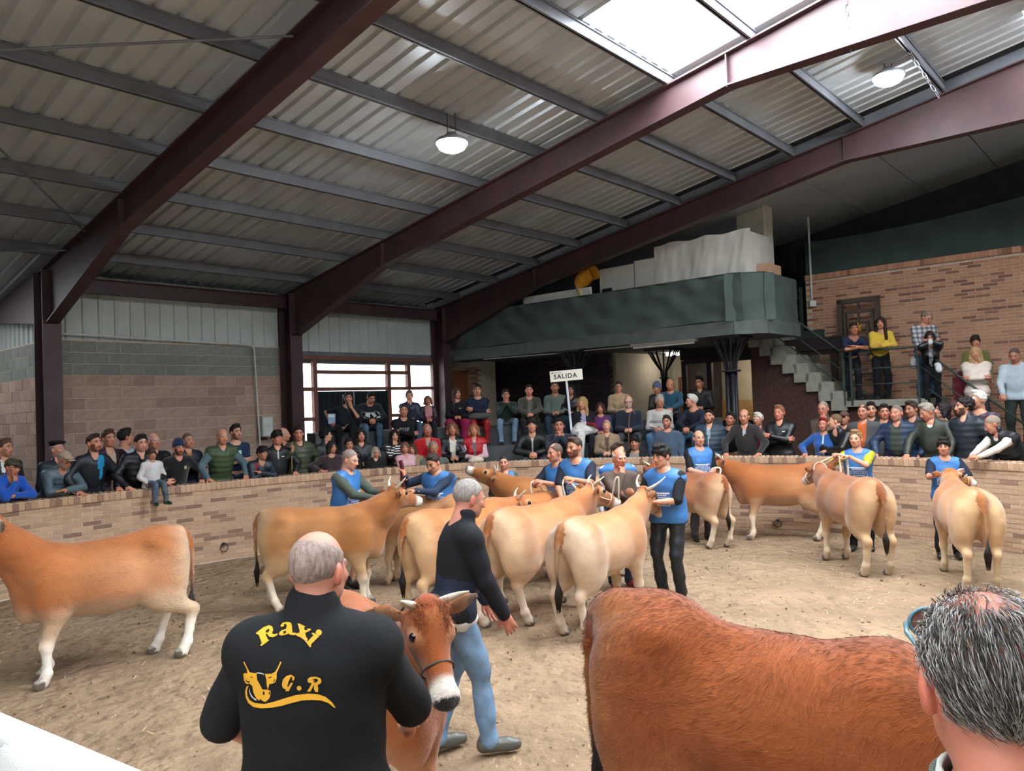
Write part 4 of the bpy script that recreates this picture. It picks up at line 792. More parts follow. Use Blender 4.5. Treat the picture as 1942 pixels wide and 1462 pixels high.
# ------------------------------------------------------------------ people
SK = ['#c99a80', '#bf8c72', '#d2a68e', '#b98a70', '#c69079']
PEOPLE = []
def person(label, top, floor, pose='stand', face=None, yaw=0., turn=0., nod=0., tilt=0., lean=None, hair='short', hc='#2b211b', hat=None, skin=None, beard=None, sex='m', wd=1., layers=(), legs='#22252c', legsty='denim', shoes='#23211f', vox=.024, glasses=None, wall=None, hands=None, group=None, seed=None, armk=None, hide_legs=False, scale=None, extra=None, side=0, tall=None, bare=None, skirt=None):
    k = len(PEOPLE); seed = k if seed is None else seed; r = random.Random(seed); skin = skin or SK[k % 5]
    P0 = {'stand': (3, 'down', 'down'), 'wall': (15, 'wall', 'wall'), 'wallfold': (36, 'wallfold', 'wallfold'), 'folded': (3, 'folded', 'folded'), 'chin': (6, 'chin', 'belly'), 'pocket': (2, 'pocket', 'pocket'), 'clasp': (6, 'clasp', 'clasp'),
          'sit': (10, 'lap', 'lap'), 'sitknee': (28, 'knee', 'knee'), 'sitmouth': (34, 'mouth', 'mouth'), 'sitchin': (26, 'chin2', 'knee'), 'sitfold': (8, 'folded', 'folded'), 'child': (4, 'lapside', 'lapside'), 'reach': (8, 'reach', 'reach'), 'walk': (10, 'swing', 'swingb'), 'rail': (30, 'rail', 'rail')}[pose]
    sit = pose[:3] == 'sit' or pose == 'child'; ln = math.radians(P0[0] if lean is None else lean); aL, aR = armk or P0[1:]
    sp = np.array([math.sin(math.radians(side))*math.cos(ln), -math.sin(ln), math.cos(ln)]); pel = np.array([0, .22*math.sin(ln)*(0 if sit else 1), .10 if sit else .95])
    fw = np.array([0, -math.cos(ln), -math.sin(ln)]); chest = pel+.33*sp; neck = pel+.52*sp; ho = neck+.03*sp-np.array([0, 1, 0])*.012+np.array([0, 0, .012])
    RH = rotm('z', turn) @ rotm('x', nod) @ rotm('y', tilt)
    ho = ho+np.array([0, .045, 0])-RH@np.array([0, .045, -.0])
    htop = ho+RH@np.array([0, .0, .24])
    # scale and place so that the crown lands where it should
    s = scale or (top[2]-floor)/htop[2]; s0 = s; s = min(max(s, .5), 1.16)
    if face is None: d = RC-np.array(top[:2]); face = math.degrees(math.atan2(d[0], -d[1]))
    a = face+yaw; Rz = rotm('z', a); base = np.array(top)-s*(Rz@htop); base[2] = floor if scale is None else top[2]-s*htop[2]
    # arms
    wz = (1.2-floor)/s+.035
    wy = None
    if wall is not None: wy = htop[1]-(wall-.10)/s
    J = {}
    for sd, kind in ((1, aL), (-1, aR)):
        sh = pel+.436*sp+np.array([sd*.172*(.5+.5*wd), 0, 0]); pole = np.array([sd*.7, .5, -.5]); hk, pn = 'relaxed', None; fd = None
        if kind == 'down': W = sh+np.array([sd*.07, -.06, -.55])
        elif kind == 'wall': W = np.array([sd*(.26+.05*r.random()), wy+.06, wz]); hk = 'flat'; pn = np.array([0, -.25, 1.]); fd = np.array([-sd*.3, -1, -.35]); pole = np.array([sd*1., .6, 0])
        elif kind == 'wallfold': W = np.array([-sd*.03, wy+.03-.03*sd, wz+.02+(.035 if sd > 0 else 0)]); hk = 'flat'; pn = np.array([0, 0, 1.]); pole = np.array([sd*1., -.3, -.4])
        elif kind == 'folded': W = pel+.27*sp+fw*(.185+.05*(sd > 0))*wd+np.array([-sd*.11, 0, .035*sd]); hk = 'flat'; pn = fw; pole = np.array([sd*.9, -.1, -.8]); fd = np.array([-sd, -.1, .15])
        elif kind in ('chin', 'mouth1', 'chin2'): W = ho+RH@np.array([sd*.035, -.12, .0])+np.array([0, 0, -.075]); hk = 'grip'; pn = np.array([-sd*.4, -1, .2]); fd = np.array([-sd*.2, .45, 1.]); pole = np.array([sd*.4, -.5, -1])
        elif kind == 'mouth': W = ho+RH@np.array([sd*.025, -.135, .0])+np.array([0, 0, -.07]); hk = 'grip'; pn = np.array([sd*.8, -.7, 0]); fd = np.array([-sd*.3, .35, 1.]); pole = np.array([sd*.6, -.5, -1])
        elif kind == 'belly': W = pel+.22*sp+fw*.2*wd+np.array([-sd*.1, 0, 0]); hk = 'relaxed'; pn = fw; fd = np.array([-sd, -.1, .1]); pole = np.array([sd*.9, .1, -.8])
        elif kind == 'pocket': W = pel+np.array([sd*.22*wd, -.09, .02]); pole = np.array([sd*1, .6, 0])
        elif kind == 'clasp': W = pel+.12*sp+fw*.26*wd+np.array([sd*.035, 0, 0]); hk = 'grip'; pn = np.array([sd*.3, -.6, .6]); fd = np.array([-sd*.6, -.6, -.1])
        elif kind == 'lap': W = np.array([sd*.05, -.33, .245]); hk = 'relaxed'; pn = np.array([0, -.3, 1.]); fd = np.array([-sd*.7, -.6, -.1])
        elif kind == 'lapside': W = np.array([sd*.17, -.16, .12]); hk = 'relaxed'; pn = np.array([0, 0, 1.])
        elif kind == 'knee': W = np.array([sd*.045, -.46, .25]); hk = 'grip'; pn = np.array([sd*.4, -.3, .8]); fd = np.array([-sd*.6, -.5, -.4]); pole = np.array([sd*1., 0, -.2])
        elif kind == 'rail': W = np.array([-sd*.04, htop[1]-.12, (3.03-floor)/s+.03+(.03 if sd > 0 else 0)]); hk = 'flat'; pn = np.array([0, 0, 1.]); pole = np.array([sd*1., -.2, -.4])
        elif kind == 'handrail': W = np.array([sd*.2, -.3, .95]); hk = 'grip'; pn = np.array([0, 0, 1.])
        elif kind == 'reach': W = pel+.3*sp+np.array([sd*.07, -.42, .02]); hk = 'grip'; pn = np.array([sd*.6, 0, .8])
        elif kind == 'reachup': W = pel+.42*sp+np.array([-sd*.1, -.46, .06]); hk = 'grip'; pn = np.array([sd*.8, -.2, .4])
        elif kind == 'hip': W = pel+np.array([sd*.2*wd, -.02, .12]); pole = np.array([sd*1., .6, 0]); pn = np.array([sd*1., 0, .3]); fd = np.array([-.3*sd, -.8, -.3])
        elif kind == 'swing': W = sh+np.array([sd*.03, -.20, -.50]); pn = np.array([sd*1., 0, 0])
        elif kind == 'swingb': W = sh+np.array([sd*.05, .16, -.52]); pn = np.array([sd*1., 0, 0])
        else: W = np.array(kind[0], float); hk = kind[1] if len(kind) > 1 else 'grip'; pn = np.array(kind[2], float) if len(kind) > 2 and kind[2] is not None else None; fd = np.array(kind[3], float) if len(kind) > 3 else None; pole = np.array(kind[4], float) if len(kind) > 4 else pole
        E, W = ik(sh, W, .285, .25, pole); f = W-E; f /= np.linalg.norm(f)
        if fd is not None: f2 = fd/np.linalg.norm(fd)
        else: f2 = f
        pn = pn if pn is not None else np.array([sd*.9, -.1, .2]); pn = pn-f2*(pn@f2); pn /= np.linalg.norm(pn)+1e-9
        J[sd] = (sh, E, W, f2, pn, hk)
    # legs
    LG = {}
    for sd in (1, -1):
        hp = pel+np.array([sd*.092*wd, 0, -.02])
        if pose == 'child': kn = np.array([sd*.10, -.40, .10]); an = np.array([sd*.13, -.44, -.30])
        elif sit: kn = np.array([sd*(.13+.07*r.random()), -.42, .10]); an = np.array([sd*.14, -.36-.06*r.random(), -.34])
        elif pose == 'walk': an = np.array([sd*.09, .16 if sd > 0 else -.14, .09]); kn, an = ik(hp, an, .43, .43, np.array([0, -1., 0]))
        else: an = np.array([sd*.11, .03+.03*r.random(), .085]); kn, an = ik(hp, an, .435, .435, np.array([sd*.1, -1., 0]))
        LG[sd] = (hp, kn, an)
    tor = [ell(pel+np.array([0, .01, -.01]), (.168*wd, .118*wd, .125), .05), ell(pel+.17*sp+fw*.012*(wd*2-1), (.15*wd, .108*wd**1.4, .17), .06, 0, rotm('x', math.degrees(ln))), ell(chest, (.166*(.4+.6*wd), .112*(.5+.5*wd), .185), .06, 0, rotm('x', math.degrees(ln))),
           cap(J[1][0], J[-1][0], .05, None, .06), cap(neck-.02*sp, (J[1][0]+neck)/2-.02*sp, .046, .046, .05), cap(neck-.02*sp, (J[-1][0]+neck)/2-.02*sp, .046, .046, .05)]
    if sex == 'f': tor += [ell(chest+fw*.085+np.array([x, 0, -.03]), (.07, .065, .065), .04) for x in (.07, -.07)]
    arm = lambda sd, t=0, e=1.: [cap(J[sd][0], J[sd][1], .05+t, .04+t, .04), cap(J[sd][1], J[sd][1]+(J[sd][2]-J[sd][1])*e, .041+t, .029+t*.8, .02)]
    leg = lambda sd, t=0, e=1.: [cap(LG[sd][0], LG[sd][1], .083*(.5+.5*wd)+t, .057+t, .04), cap(LG[sd][1], LG[sd][1]+(LG[sd][2]-LG[sd][1])*e, .057+t, .04+t, .02)]
    lg2 = lambda sd, b: [cap(LG[sd][0], LG[sd][1], .083*(.5+.5*wd)+.014, .074, .04), cap(LG[sd][1], LG[sd][1]+(LG[sd][2]-LG[sd][1])*(1.02 if b is None else b), .074, .064, .02)]
    pr = tor+arm(1)+arm(-1)+leg(1, -.006)+leg(-1, -.006)+[cap(neck-.05*sp, ho+np.array([0, .02, .02]), .06, .05, .04)]
    bare_arms = any(q[0] == 'tshirt' for q in layers); V, Q, _ = surf(pr, vox if bare_arms else (.018 if vox < .015 else .024 if vox < .02 else .042)); C = np.tile(np.array(lin(skin))*SKT, (len(V), 1)); Vs, Qs, Cs = [V], [Q], [C]; n = len(V)
    hv = .0102 if vox > .02 else vox*.4
    HV, HQ, HL = head_mesh(sex, round(max(hv, .0045), 4)); fat = np.array([.93+.07*wd, 1, 1]) if wd > 1.1 else np.array([1, 1, 1.])
    Vs.append((HV*fat)@RH.T+ho); Qs.append(HQ+n); Cs.append(head_cols(HV, HL, skin, hc, beard)); n += len(HV)
    for sd in (1, -1):
        sh, E, W, f, pn, hk = J[sd]; A, B, _ = hand_mesh(hk, .0092 if vox > .02 else .0065); Zx = pn; Yx = np.cross(Zx, f); thumb = 1 if sd > 0 else -1
        A = A*np.array([1, thumb, 1]); Vs.append(A@np.array([f, Yx, Zx])+W-f*.005); Qs.append((B[:, ::-1] if thumb < 0 else B)+n); Cs.append(np.tile(np.array(lin(skin))*SKT*np.array([1.03, .93, .9]), (len(A), 1))); n += len(A)
    body = link('person', npmesh('person', np.concatenate(Vs), np.concatenate(Qs), True, np.concatenate(Cs)), SKINM, None, label, 'person', group)
    body.location = base; body.rotation_euler = (0, 0, math.radians(a)); body.scale = (s, s, s)
    # clothes
    def shell(name, pr, v, m, fold=.0075, quilt=0, inner=None, cut=None, two=None):
        V, Q, L = surf(pr+(cut or []), v); N, fN = normals(V, Q); dz = fold*wob(V, 13, seed)+fold*.5*wob(V, 31, seed+2)
        if quilt: dz = dz+quilt*(np.abs(np.sin((V@sp)*math.pi/.085))-.6)
        V = V+N*dz[:, None]; mi = None; ms = [m]
        if inner is not None:
            ctr = V[Q].mean(1); rel = ctr-pel; h = rel@sp; frt = rel@fw; wdt = inner[1]*np.clip((h-inner[2])/.3, 0.15, 1) if len(inner) > 2 else inner[1]
            mi = ((np.abs(rel[:, 0]+inner[3] if len(inner) > 3 else rel[:, 0]) < wdt) & (frt > .05) & (h > -.1)).astype(int); ms.append(fab(inner[0], 'cloth'))
        if two: ctr = V[Q].mean(1); mi = (((ctr-pel)@sp < two[1]) & (np.abs(ctr[:, 0]) < .19*wd)).astype(int); ms.append(fab(two[0], 'cloth'))
        me = npmesh(name, V, Q, True, None, mi)
        for q in ms: me.materials.append(q)
        return link(name, me, None, body)
    if not hide_legs:
        if skirt: shell('skirt', [ell(pel, (.19, .14, .13), .05), cap(LG[1][0], LG[1][1], .1, .1, .08), cap(LG[-1][0], LG[-1][1], .1, .1, .08), cap(LG[1][1], LG[1][2], .09, .1, .08), cap(LG[-1][1], LG[-1][2], .09, .1, .08)], vox, fab(skirt, 'cloth'), .012)
        else: shell('trousers', [ell(pel+np.array([0, .012, -.02]), (.170*wd, .124*wd, .12), .05)]+lg2(1, bare)+lg2(-1, bare), .036 if vox >= .024 else max(vox, .021), fab(legs, legsty), .013)
        for sd in (1, -1): own('shoe', shoe_mesh(), body, fab(shoes, 'leather'), Matrix.Translation(Vector(LG[sd][2])-Vector((0, .02, .085))) @ Matrix.Rotation(math.radians(sd*8), 4, 'Z'))
    T = {'tshirt': .012, 'shirt': .014, 'sweater': .019, 'hoodie': .024, 'jacket': .026, 'puffer': .036, 'vest': .034, 'bib': .034, 'coat': .032, 'cardigan': .022}
    nob = True
    for ly in layers:
        nm, colr, sty = ly[:3]; o = dict(ly[3]) if len(ly) > 3 else {}; t = o.get('t', T[nm]); qu = .011 if sty == 'quilt' else 0
        slv = 0 if nm in ('vest', 'bib') else o.get('sleeve', 0 if nm == 'tshirt' else 1)
        p2 = grow(tor, t); p2[0] = cap(pel-.05*sp-np.array([.07*wd, -.01, 0]), pel-.05*sp+np.array([.07*wd, .01, 0]), .112*wd+t, None, .06)
        if nm == 'coat': p2.append(cap(pel-np.array([0, 0, .05]), pel+np.array([0, -.1 if sit else 0, -.18]), .15*wd, .19, .08, 0, ((0, 1, 0), .75)))
        p2[4] = cap(neck-.065*sp, (J[1][0]+neck)/2-.04*sp, .044+t*.8, .044+t, .05); p2[5] = cap(neck-.065*sp, (J[-1][0]+neck)/2-.04*sp, .044+t*.8, .044+t, .05)
        if nm in ('jacket', 'puffer', 'coat', 'hoodie', 'vest') : p2.append(cap(neck-.02*sp+fw*.005, neck+(.04+o.get('collar', 0)*1.2 if nm != 'hoodie' else .01)*sp+fw*.002, .06+t*.5+o.get('collar', 0), .066+t*.3+o.get('collar', 0)*1.1, .02))
        if nm == 'hoodie' or o.get('hood'): p2.append(ell(neck+np.array([0, .075, .0]), (.11, .075, .06), .03))
        for sd in (1, -1):
            if slv: p2 += arm(sd, t*.8, .97)
            elif nm == 'tshirt': p2.append(cap(J[sd][0], J[sd][0]+(J[sd][1]-J[sd][0])*o.get('slen', .75), .053+t, .05+t, .04))
        if nm == 'bib':
            p2 = [cap(pel-.1*sp+np.array([-.07*wd, .0, 0]), pel-.1*sp+np.array([.07*wd, 0, 0]), .13*wd, None, .06), ell(pel+np.array([0, .0, .02]), (.19*wd, .15*wd, .25), .06), ell(pel+.2*sp, (.185*wd, .15*wd, .2), .08), ell(chest, (.2*(.5+.5*wd), .147*wd, .2), .06), cap(J[1][0]-.012*sp, J[-1][0]-.012*sp, .078, None, .06)]+[cap(neck-.05*sp, (J[q][0]+neck)/2+np.array([q*.02, 0, 0])-.03*sp, .07, .08, .05) for q in (1, -1)]+[cap(neck-.02*sp-fw*-.02, neck+.2*sp, .066, .09, .02, 0, None, True)]
        hem = [half(-sp, -(pel@sp-o.get('hem', .16 if nm == 'coat' and not sit else .10 if nm != 'bib' else .08)))] if not sit else []
        if nm == 'vest': p2 += [cap(J[q][0]-.02*sp, J[q][0], .05+t, None, .03) for q in (1, -1)]
        if nm in ('sweater', 'tshirt', 'shirt', 'hoodie'): p2.append(cap(neck-.0*sp+fw*.022, ho+np.array([0, .0, .06]), .06, .08, .03, 0, None, True))
        elif nm != 'bib' and not o.get('shut'): p2.append(cap(neck-.045*sp+fw*.11, ho+fw*.03+np.array([0, 0, .02]), .03, .07, .025, 0, None, True))
        if o.get('pad'): p2.append(cap(neck-.14*sp-fw*.045, neck+.0*sp-fw*.03, .085, .07, .05))
        sh_ = shell(nm, p2, (vox*1.1 if vox > .02 else max(vox, .012)) if not qu else max(vox*.95, .012), plaid(colr, o.get('c2', '#20242c')) if sty == 'plaid' else fab(colr, 'nylon' if sty == 'quilt' else sty), .007 if nm != 'bib' else .012, qu, o.get('open'), hem, o.get('two'))
        if nm == 'bib' or 'print' in o: decal(sh_, o.get('print', 'bib'), chest, sp, fw, seed)
    if glasses:
        mb = MB(); c0 = np.array([0, -.093, .114])
        for x in (.032, -.032): mb.tube([np.array([x+.02*math.cos(q), -.101, .113+.016*math.sin(q)]) for q in np.linspace(0, 6.283, 13)], .0022, 5, False)
        mb.tube([(-.012, -.102, .117), (.012, -.102, .117)], .002, 5)
        for x in (1, -1): mb.tube([(x*.052, -.1, .116), (x*.075, -.05, .118), (x*.082, .02, .118)], .002, 5)
        o = mb.put('glasses', mat('spectacle_frame', glasses if isinstance(glasses, str) else '#2a2624', rough=.3), body, True); o.matrix_local = frame_m(ho, RH[:, 0], RH[:, 1], RH[:, 2])
    HM = frame_m(ho, RH[:, 0]*fat[0], RH[:, 1], RH[:, 2])
    if hair: own('hair', hair_mesh(hair), body, hairmat(hc), HM)
    if hat: own({'cap': 'cap', 'beanie': 'beanie', 'beret': 'beret', 'hood': 'hood'}[hat[0]], hair_mesh(hat[0]), body, fab(hat[1], hat[2] if len(hat) > 2 else 'cloth'), HM)
    info = dict(body=body, J=J, s=s, base=base, Rz=Rz, ho=ho, RH=RH, LG=LG, pel=pel, sp=sp, fw=fw, neck=neck, chest=chest, want=s0); PEOPLE.append(info)
    return info
def wpt(info, p): return info['base']+info['s']*(info['Rz']@np.array(p))

def decal(sh, kind, chest, sp, fw, seed):
    """flat print on cloth: small patches laid on the surface of the garment"""
    me = sh.data; bvh = BVHTree.FromPolygons([v.co.copy() for v in me.vertices], [tuple(p.vertices) for p in me.polygons]); up = sp; rt = np.cross(-fw, sp); rt = rt/np.linalg.norm(rt)
    r = random.Random(seed); rects = []
    if kind == 'bib':
        rects.append((-.115, .115, .035, .052)); x = -.1
        for z, h in ((.013, .014),):
            x = -.09
            while x < .08: w_ = r.uniform(.008, .018); rects.append((x, x+w_, z, z+h)); x += w_+.006
        rects += [(-.115, .115, -.008, -.002), (-.115, .115, -.098, -.092), (-.115, -.109, -.098, -.002), (.109, .115, -.098, -.002)]
        x = -.098
        while x < .085:
            w_ = r.uniform(.009, .013); rects += [(x, x+.006, -.05, -.018)]
            if r.random() < .7: rects.append((x, x+w_, -.024, -.018))
            if r.random() < .6: rects.append((x, x+w_, -.05, -.044))
            x += w_+.009
        x = -.075
        while x < .07: w_ = r.uniform(.008, .016); rects.append((x, x+w_, -.078, -.064)); x += w_+.005
        off = -.09; colr = '#e3ebf2'
    elif kind == 'stripes':
        rects = [(-.2, .2, z, z+.018) for z in np.arange(-.22, .2, .045)]; off = 0; colr = '#dcdad4'
    elif kind == 'band': rects = [(-.19, .19, -.0, .012), (-.19, .19, -.03, -.02), (-.19, .19, -.1, -.085), (-.19, .19, -.13, -.12)]; off = -.02; colr = '#2e3136'
    elif kind == 'chestband': rects = [(-.17, .17, -.01, .012), (-.17, .17, .02, .026)]; off = .02; colr = '#c9ccd0'
    elif kind == 'logo': rects = [(.05, .1, .0, .012)]; off = .03; colr = '#d8dade'
    elif kind == 'crest': rects = [(.06, .1, -.02, .03)]; off = .03; colr = '#b8a888'
    elif kind == 'word':
        x = -.1
        while x < .08: w_ = .012; rects += [(x, x+.007, -.02, .03), (x, x+.02, .022, .03 if r.random() < .6 else .026)]; x += .034
        off = .0; colr = '#c8ccd2'
    elif kind == 'graphic': rects = [(-.06, -.02, -.05, .04), (.01, .06, -.01, .05), (-.02, .02, -.06, -.03)]; off = .01; colr = '#b9d4dc'
    mb = MB()
    for x0, x1, z0, z1 in rects:
        nx = max(1, int((x1-x0)/.03)); pts = {}
        ok = True
        for i in range(nx+1):
            for j in (0, 1):
                o_ = chest+fw*.6+rt*(x0+(x1-x0)*i/nx)+up*(off+(z1 if j else z0)); h = bvh.ray_cast(Vector(o_), Vector(-fw), 1.2)
                if h[0] is None: ok = False; break
                pts[i, j] = tuple(np.array(h[0])+fw*.004)
            if not ok: break
        if not ok: continue
        for i in range(nx): n = len(mb.v); mb.v += [pts[i, 0], pts[i+1, 0], pts[i+1, 1], pts[i, 1]]; mb.r += [0]*4; mb.f.append((n, n+1, n+2, n+3))
    if mb.v: mb.put('print', mat('print_ink', colr, rough=.6, namt=.05), sh, kind='stuff')
# ------------------------------------------------------------------ cattle (body points along +X, withers about 1.12 m)
# labels: 0 body 1 leg 2 head 3 muzzle 4 ear 5 tail 6 neck 7 hoof 8 tuft 9 tailhead
def bez(P, n):
    t = np.linspace(0, 1, n)[:, None]; P = [np.array(p, float) for p in P]; return (1-t)**3*P[0]+3*(1-t)**2*t*P[1]+3*(1-t)*t*t*P[2]+t**3*P[3]
def calf(label, hind, fore, s=.96, main='#b5763f', pale='#d9bd97', legc=None, neck=(.52, 0, .26), hyaw=0, hpitch=28, roll=0, vox=.022, horn=.10, halter=None, tag_=None, hindstep=0, forestep=0, rump=1., belly=1., tailx=0, group='calves in the ring', ang=None, mid=None, dark=0., eyes=True, earl=1., rumpz=0., wz=0., pq=.45, rear_pale=.35):
    if mid is None: mid = (np.array(hind)+np.array(fore))/2; d = np.array(fore)-np.array(hind); ang = math.atan2(d[1], d[0])
    else: ang = math.radians(ang)
    W = np.array([.42, 0, 1.0+wz]); poll = W+np.array(neck); pr = []
    B = lambda *a, **k: pr.append(ell(*a, **k)); Cc = lambda *a, **k: pr.append(cap(*a, **k)); Y = np.array([0, 1, 0])
    rz = rumpz
    B((0, 0, .84), (.58, .25, .285), .1); B((.36, 0, .82), (.25, .225, .31), .1); B((-.08, 0, .74), (.46, .25*belly, .25*belly), .1); B((-.5, 0, .93+rz), (.25, .215*rump, .24), .1); B((-.66, 0, .98+rz), (.1, .10, .12), .08)
    Cc((-.68, 0, 1.07+rz), (.38, 0, 1.05+wz), .085, .085, .1, 0, (Y, .8)); B((.40, 0, 1.03+wz), (.2, .1, .1), .1)
    for y in (1, -1):
        B((-.47, y*.15, 1.03+rz), (.07, .06, .05), .08); B((-.53, y*.135*rump, .74), (.20*rump, .115*rump, .30), .08); B((-.60, y*.12*rump, .86+rz), (.15, .10*rump, .2), .07); B((.37, y*.155, .80), (.16, .085, .27), .08)
        hs = hindstep*y; fs = forestep*y
        st = (-.42+hs*.4, y*.16, .60); hk = (-.70+hs*.8, y*.15, .42); ft = (-.63+hs, y*.15, .13); hf = (-.585+hs, y*.15, .045)
        Cc(st, hk, .115, .058, .07, 1, (Y, .8)); Cc(hk, ft, .047, .036, .03, 1); B(hk, (.05, .042, .06), .03, 1); B(ft, (.047, .043, .045), .03, 1); Cc(ft, hf, .04, .05, .02, 1); Cc((hf[0], hf[1], .05), (hf[0]+.03, hf[1], .02), .048, .056, .015, 7)
        e = (.36+fs*.2, y*.15, .58); kn = (.42+fs*.7, y*.14, .34); f2 = (.41+fs, y*.14, .11); h2 = (.44+fs, y*.14, .04)
        Cc(e, kn, .085, .05, .06, 1, (Y, .85)); B(kn, (.05, .045, .055), .03, 1); Cc(kn, f2, .042, .034, .03, 1); B(f2, (.044, .04, .042), .03, 1); Cc(f2, h2, .038, .047, .02, 1); Cc((h2[0], h2[1], .05), (h2[0]+.035, h2[1], .02), .047, .054, .015, 7)
    # neck and dewlap
    up = poll-W; nm = W*.45+poll*.55+np.array([0, 0, -.02])
    Cc((.36, 0, .90), nm-np.array([0, 0, .07]), .235, .165, .1, 6, (Y, .72)); Cc(nm-np.array([0, 0, .06]), poll-np.array([.0, 0, .08]), .16, .125, .08, 6, (Y, .8)); Cc((.50, 0, .72), poll+np.array([-.05, 0, -.24]), .12, .07, .1, 6, (Y, .45)); B((.56, 0, .70), (.09, .11, .17), .08, 6)
    # head frame: x to the muzzle, y left, z forehead
    R = rotm('z', hyaw) @ rotm('y', hpitch) @ rotm('x', roll); H = lambda p: poll+R@np.array(p, float)
    hl = dict(lab=2); RT_ = R
    B(H((.05, 0, -.045)), (.115, .095, .09), .04, 2, RT_); Cc(H((.06, 0, -.03)), H((.34, 0, -.065)), .088, .056, .05, 2, (R@Y, .92)); B(H((.10, 0, -.105)), (.12, .068, .075), .05, 2, RT_); Cc(H((.12, 0, -.12)), H((.33, 0, -.105)), .048, .036, .04, 2)
    B(H((.375, 0, -.068)), (.056, .064, .055), .03, 3, RT_); B(H((.35, 0, -.11)), (.05, .045, .028), .02, 3, RT_)
    for y in (1, -1):
        B(H((.115, y*.078, -.0)), (.036, .026, .03), .03, 2, RT_); pr.append(ell(H((.423, y*.034, -.045)), (.016, .013, .013), .01, 3, RT_, True))
        q = np.array([-.25, .96*y, .02]); e0 = H((-.005, y*.085, -.035)); e1 = H(np.array([-.005, y*.085, -.035])+q*.19*earl); fl = (R@np.array([.95, .25*y, .25]), .32); md = e0*.45+e1*.55
        Cc(e0, md, .028, .052, .02, 4, fl); Cc(md, e1, .052, .016, .02, 4, fl)
    B(H((.0, 0, .03)), (.065, .062, .045), .04, 8, RT_)
    # tail
    T = [(-.70, 0, 1.09+rz), (-.77, tailx*.2, 1.12+rz), (-.835, tailx*.6, .98+rz), (-.815, tailx, .72)]; tp = bez(T, 7); tp = np.r_[tp, [[-.80, tailx, .5]]]
    for i in range(len(tp)-1): Cc(tp[i], tp[i+1], .045-.028*i/7 if i < 5 else .02, .045-.028*(i+1)/7 if i < 4 else .018, .02, 9 if i < 4 else 5)
    V, Q, L = surf(pr, vox)
    hV = (V-poll)@R; x, y, z = V.T; N, _ = normals(V, Q)
    # coat colours: rusty back, pale belly, legs and buttocks, dark muzzle in a white ring
    cm, cp = np.array(lin(main))*np.array([.78, .70, .66]), np.array(lin(pale))*np.array([.84, .80, .80]); cl = np.array(lin(legc)) if legc else cp; sm = lambda a, b, q: np.clip((q-a)/(b-a), 0, 1)**2*(3-2*np.clip((q-a)/(b-a), 0, 1))
    n3 = wob(V, 9, 2.)*.5
    wp_ = np.clip((sm(.74, .50, z+.05*n3)*.8+sm(-.50, -.78, x+.06*n3)*sm(.3, .9, z)*.75*(np.abs(y) > .02)+sm(.03, .2, np.abs(y))*0), 0, 1)*pq/.45
    wp_ = np.clip(wp_+rear_pale*sm(.55, -.35, x)*sm(1.16, .9, z)*.6, 0, 1)  # coat paler towards the hindquarters and lower flank
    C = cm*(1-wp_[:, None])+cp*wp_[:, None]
    wl = sm(.46, .24, z+.03*n3)*((L == 1) | (L == 7)); C = C*(1-wl[:, None])+cl*wl[:, None]
    up_ = cm*np.array([.78, .62, .5]); st_ = np.maximum(sm(.08, .0, np.abs(y))*sm(.98, 1.08, z)*.5*(L == 0), .75*sm(.03, .0, np.abs(y))*0); C = C*(1-st_[:, None])+up_*st_[:, None]
    nk = ((L == 6)*sm(.95, 1.15, z)*.45); C = C*(1-nk[:, None])+up_*nk[:, None]
    t9 = (L == 9); C[t9] = cm*.55+up_*.4
    t5 = (L == 5); f5 = sm(.72, .55, z)[:, None]; C = np.where(t5[:, None], (cm*.5+cp*.3)*(1-f5)+np.array([.03, .022, .018])*f5, C)
    hd = (L == 2) | (L == 3) | (L == 8); hx, hy, hz = hV.T
    ch = cm*np.array([.9, .78, .7]); ring = sm(.29, .335, hx)[:, None]; chd = ch*(1-ring)+np.array([.62, .56, .48])*ring; nose = (hx > .395) & (hz > -.10) & (np.abs(hy) < .06); chd = np.where(nose[:, None], np.array([.022, .02, .02]), chd)
    er = np.sqrt((hx-.115)**2+(np.abs(hy)-.085)**2+(hz-.0)**2); eyr = sm(.07, .035, er)[:, None]*.55; chd = chd*(1-eyr)+cp*1.05*eyr; C = np.where(hd[:, None], chd, C); jw = ((L == 2) & (hz < -.12)); C[jw] = C[jw]*.5+cp*.5
    C[L == 8] = cm*np.array([.72, .5, .38])
    ea = (L == 4); inner = (N@(R@np.array([1, 0, 0])) > .2)[:, None]; C = np.where(ea[:, None], np.where(inner, cp*.6, cm*np.array([.8, .66, .55])), C); tip = ea & (np.abs(hy) > .22*earl); C[tip] = C[tip]*.35
    C[L == 7] = np.array([.05, .042, .036]); C[(L == 7) & (z > .055)] = C[(L == 7) & (z > .055)]*.4+cl*.4
    mud = sm(.16, .0, z+.05*n3)[:, None]*.35; C = C*(1-mud)+np.array(lin('#7f6a54'))*mud
    ss = (L == 0) & (x < .6); V = V+N*(.004*wob(V, 8, 5)+.0015*wob(V, 40, 1))[:, None]
    o = link('calf', npmesh('calf', V, Q, True, np.clip(C, 0, 1)), HIDEM, None, label, 'calf', group); o.location = (mid[0], mid[1], 0) if len(mid) < 3 else mid; o.rotation_euler = (0, 0, ang); o.scale = (s, s, s)
    ca, sa = math.cos(ang), math.sin(ang); off = np.array([ca*-.08*s, sa*-.08*s])*-1; o.location.x += off[0]; o.location.y += off[1]
    # tail switch, eyes, horns
    tb = MB(); r = random.Random(len(label))
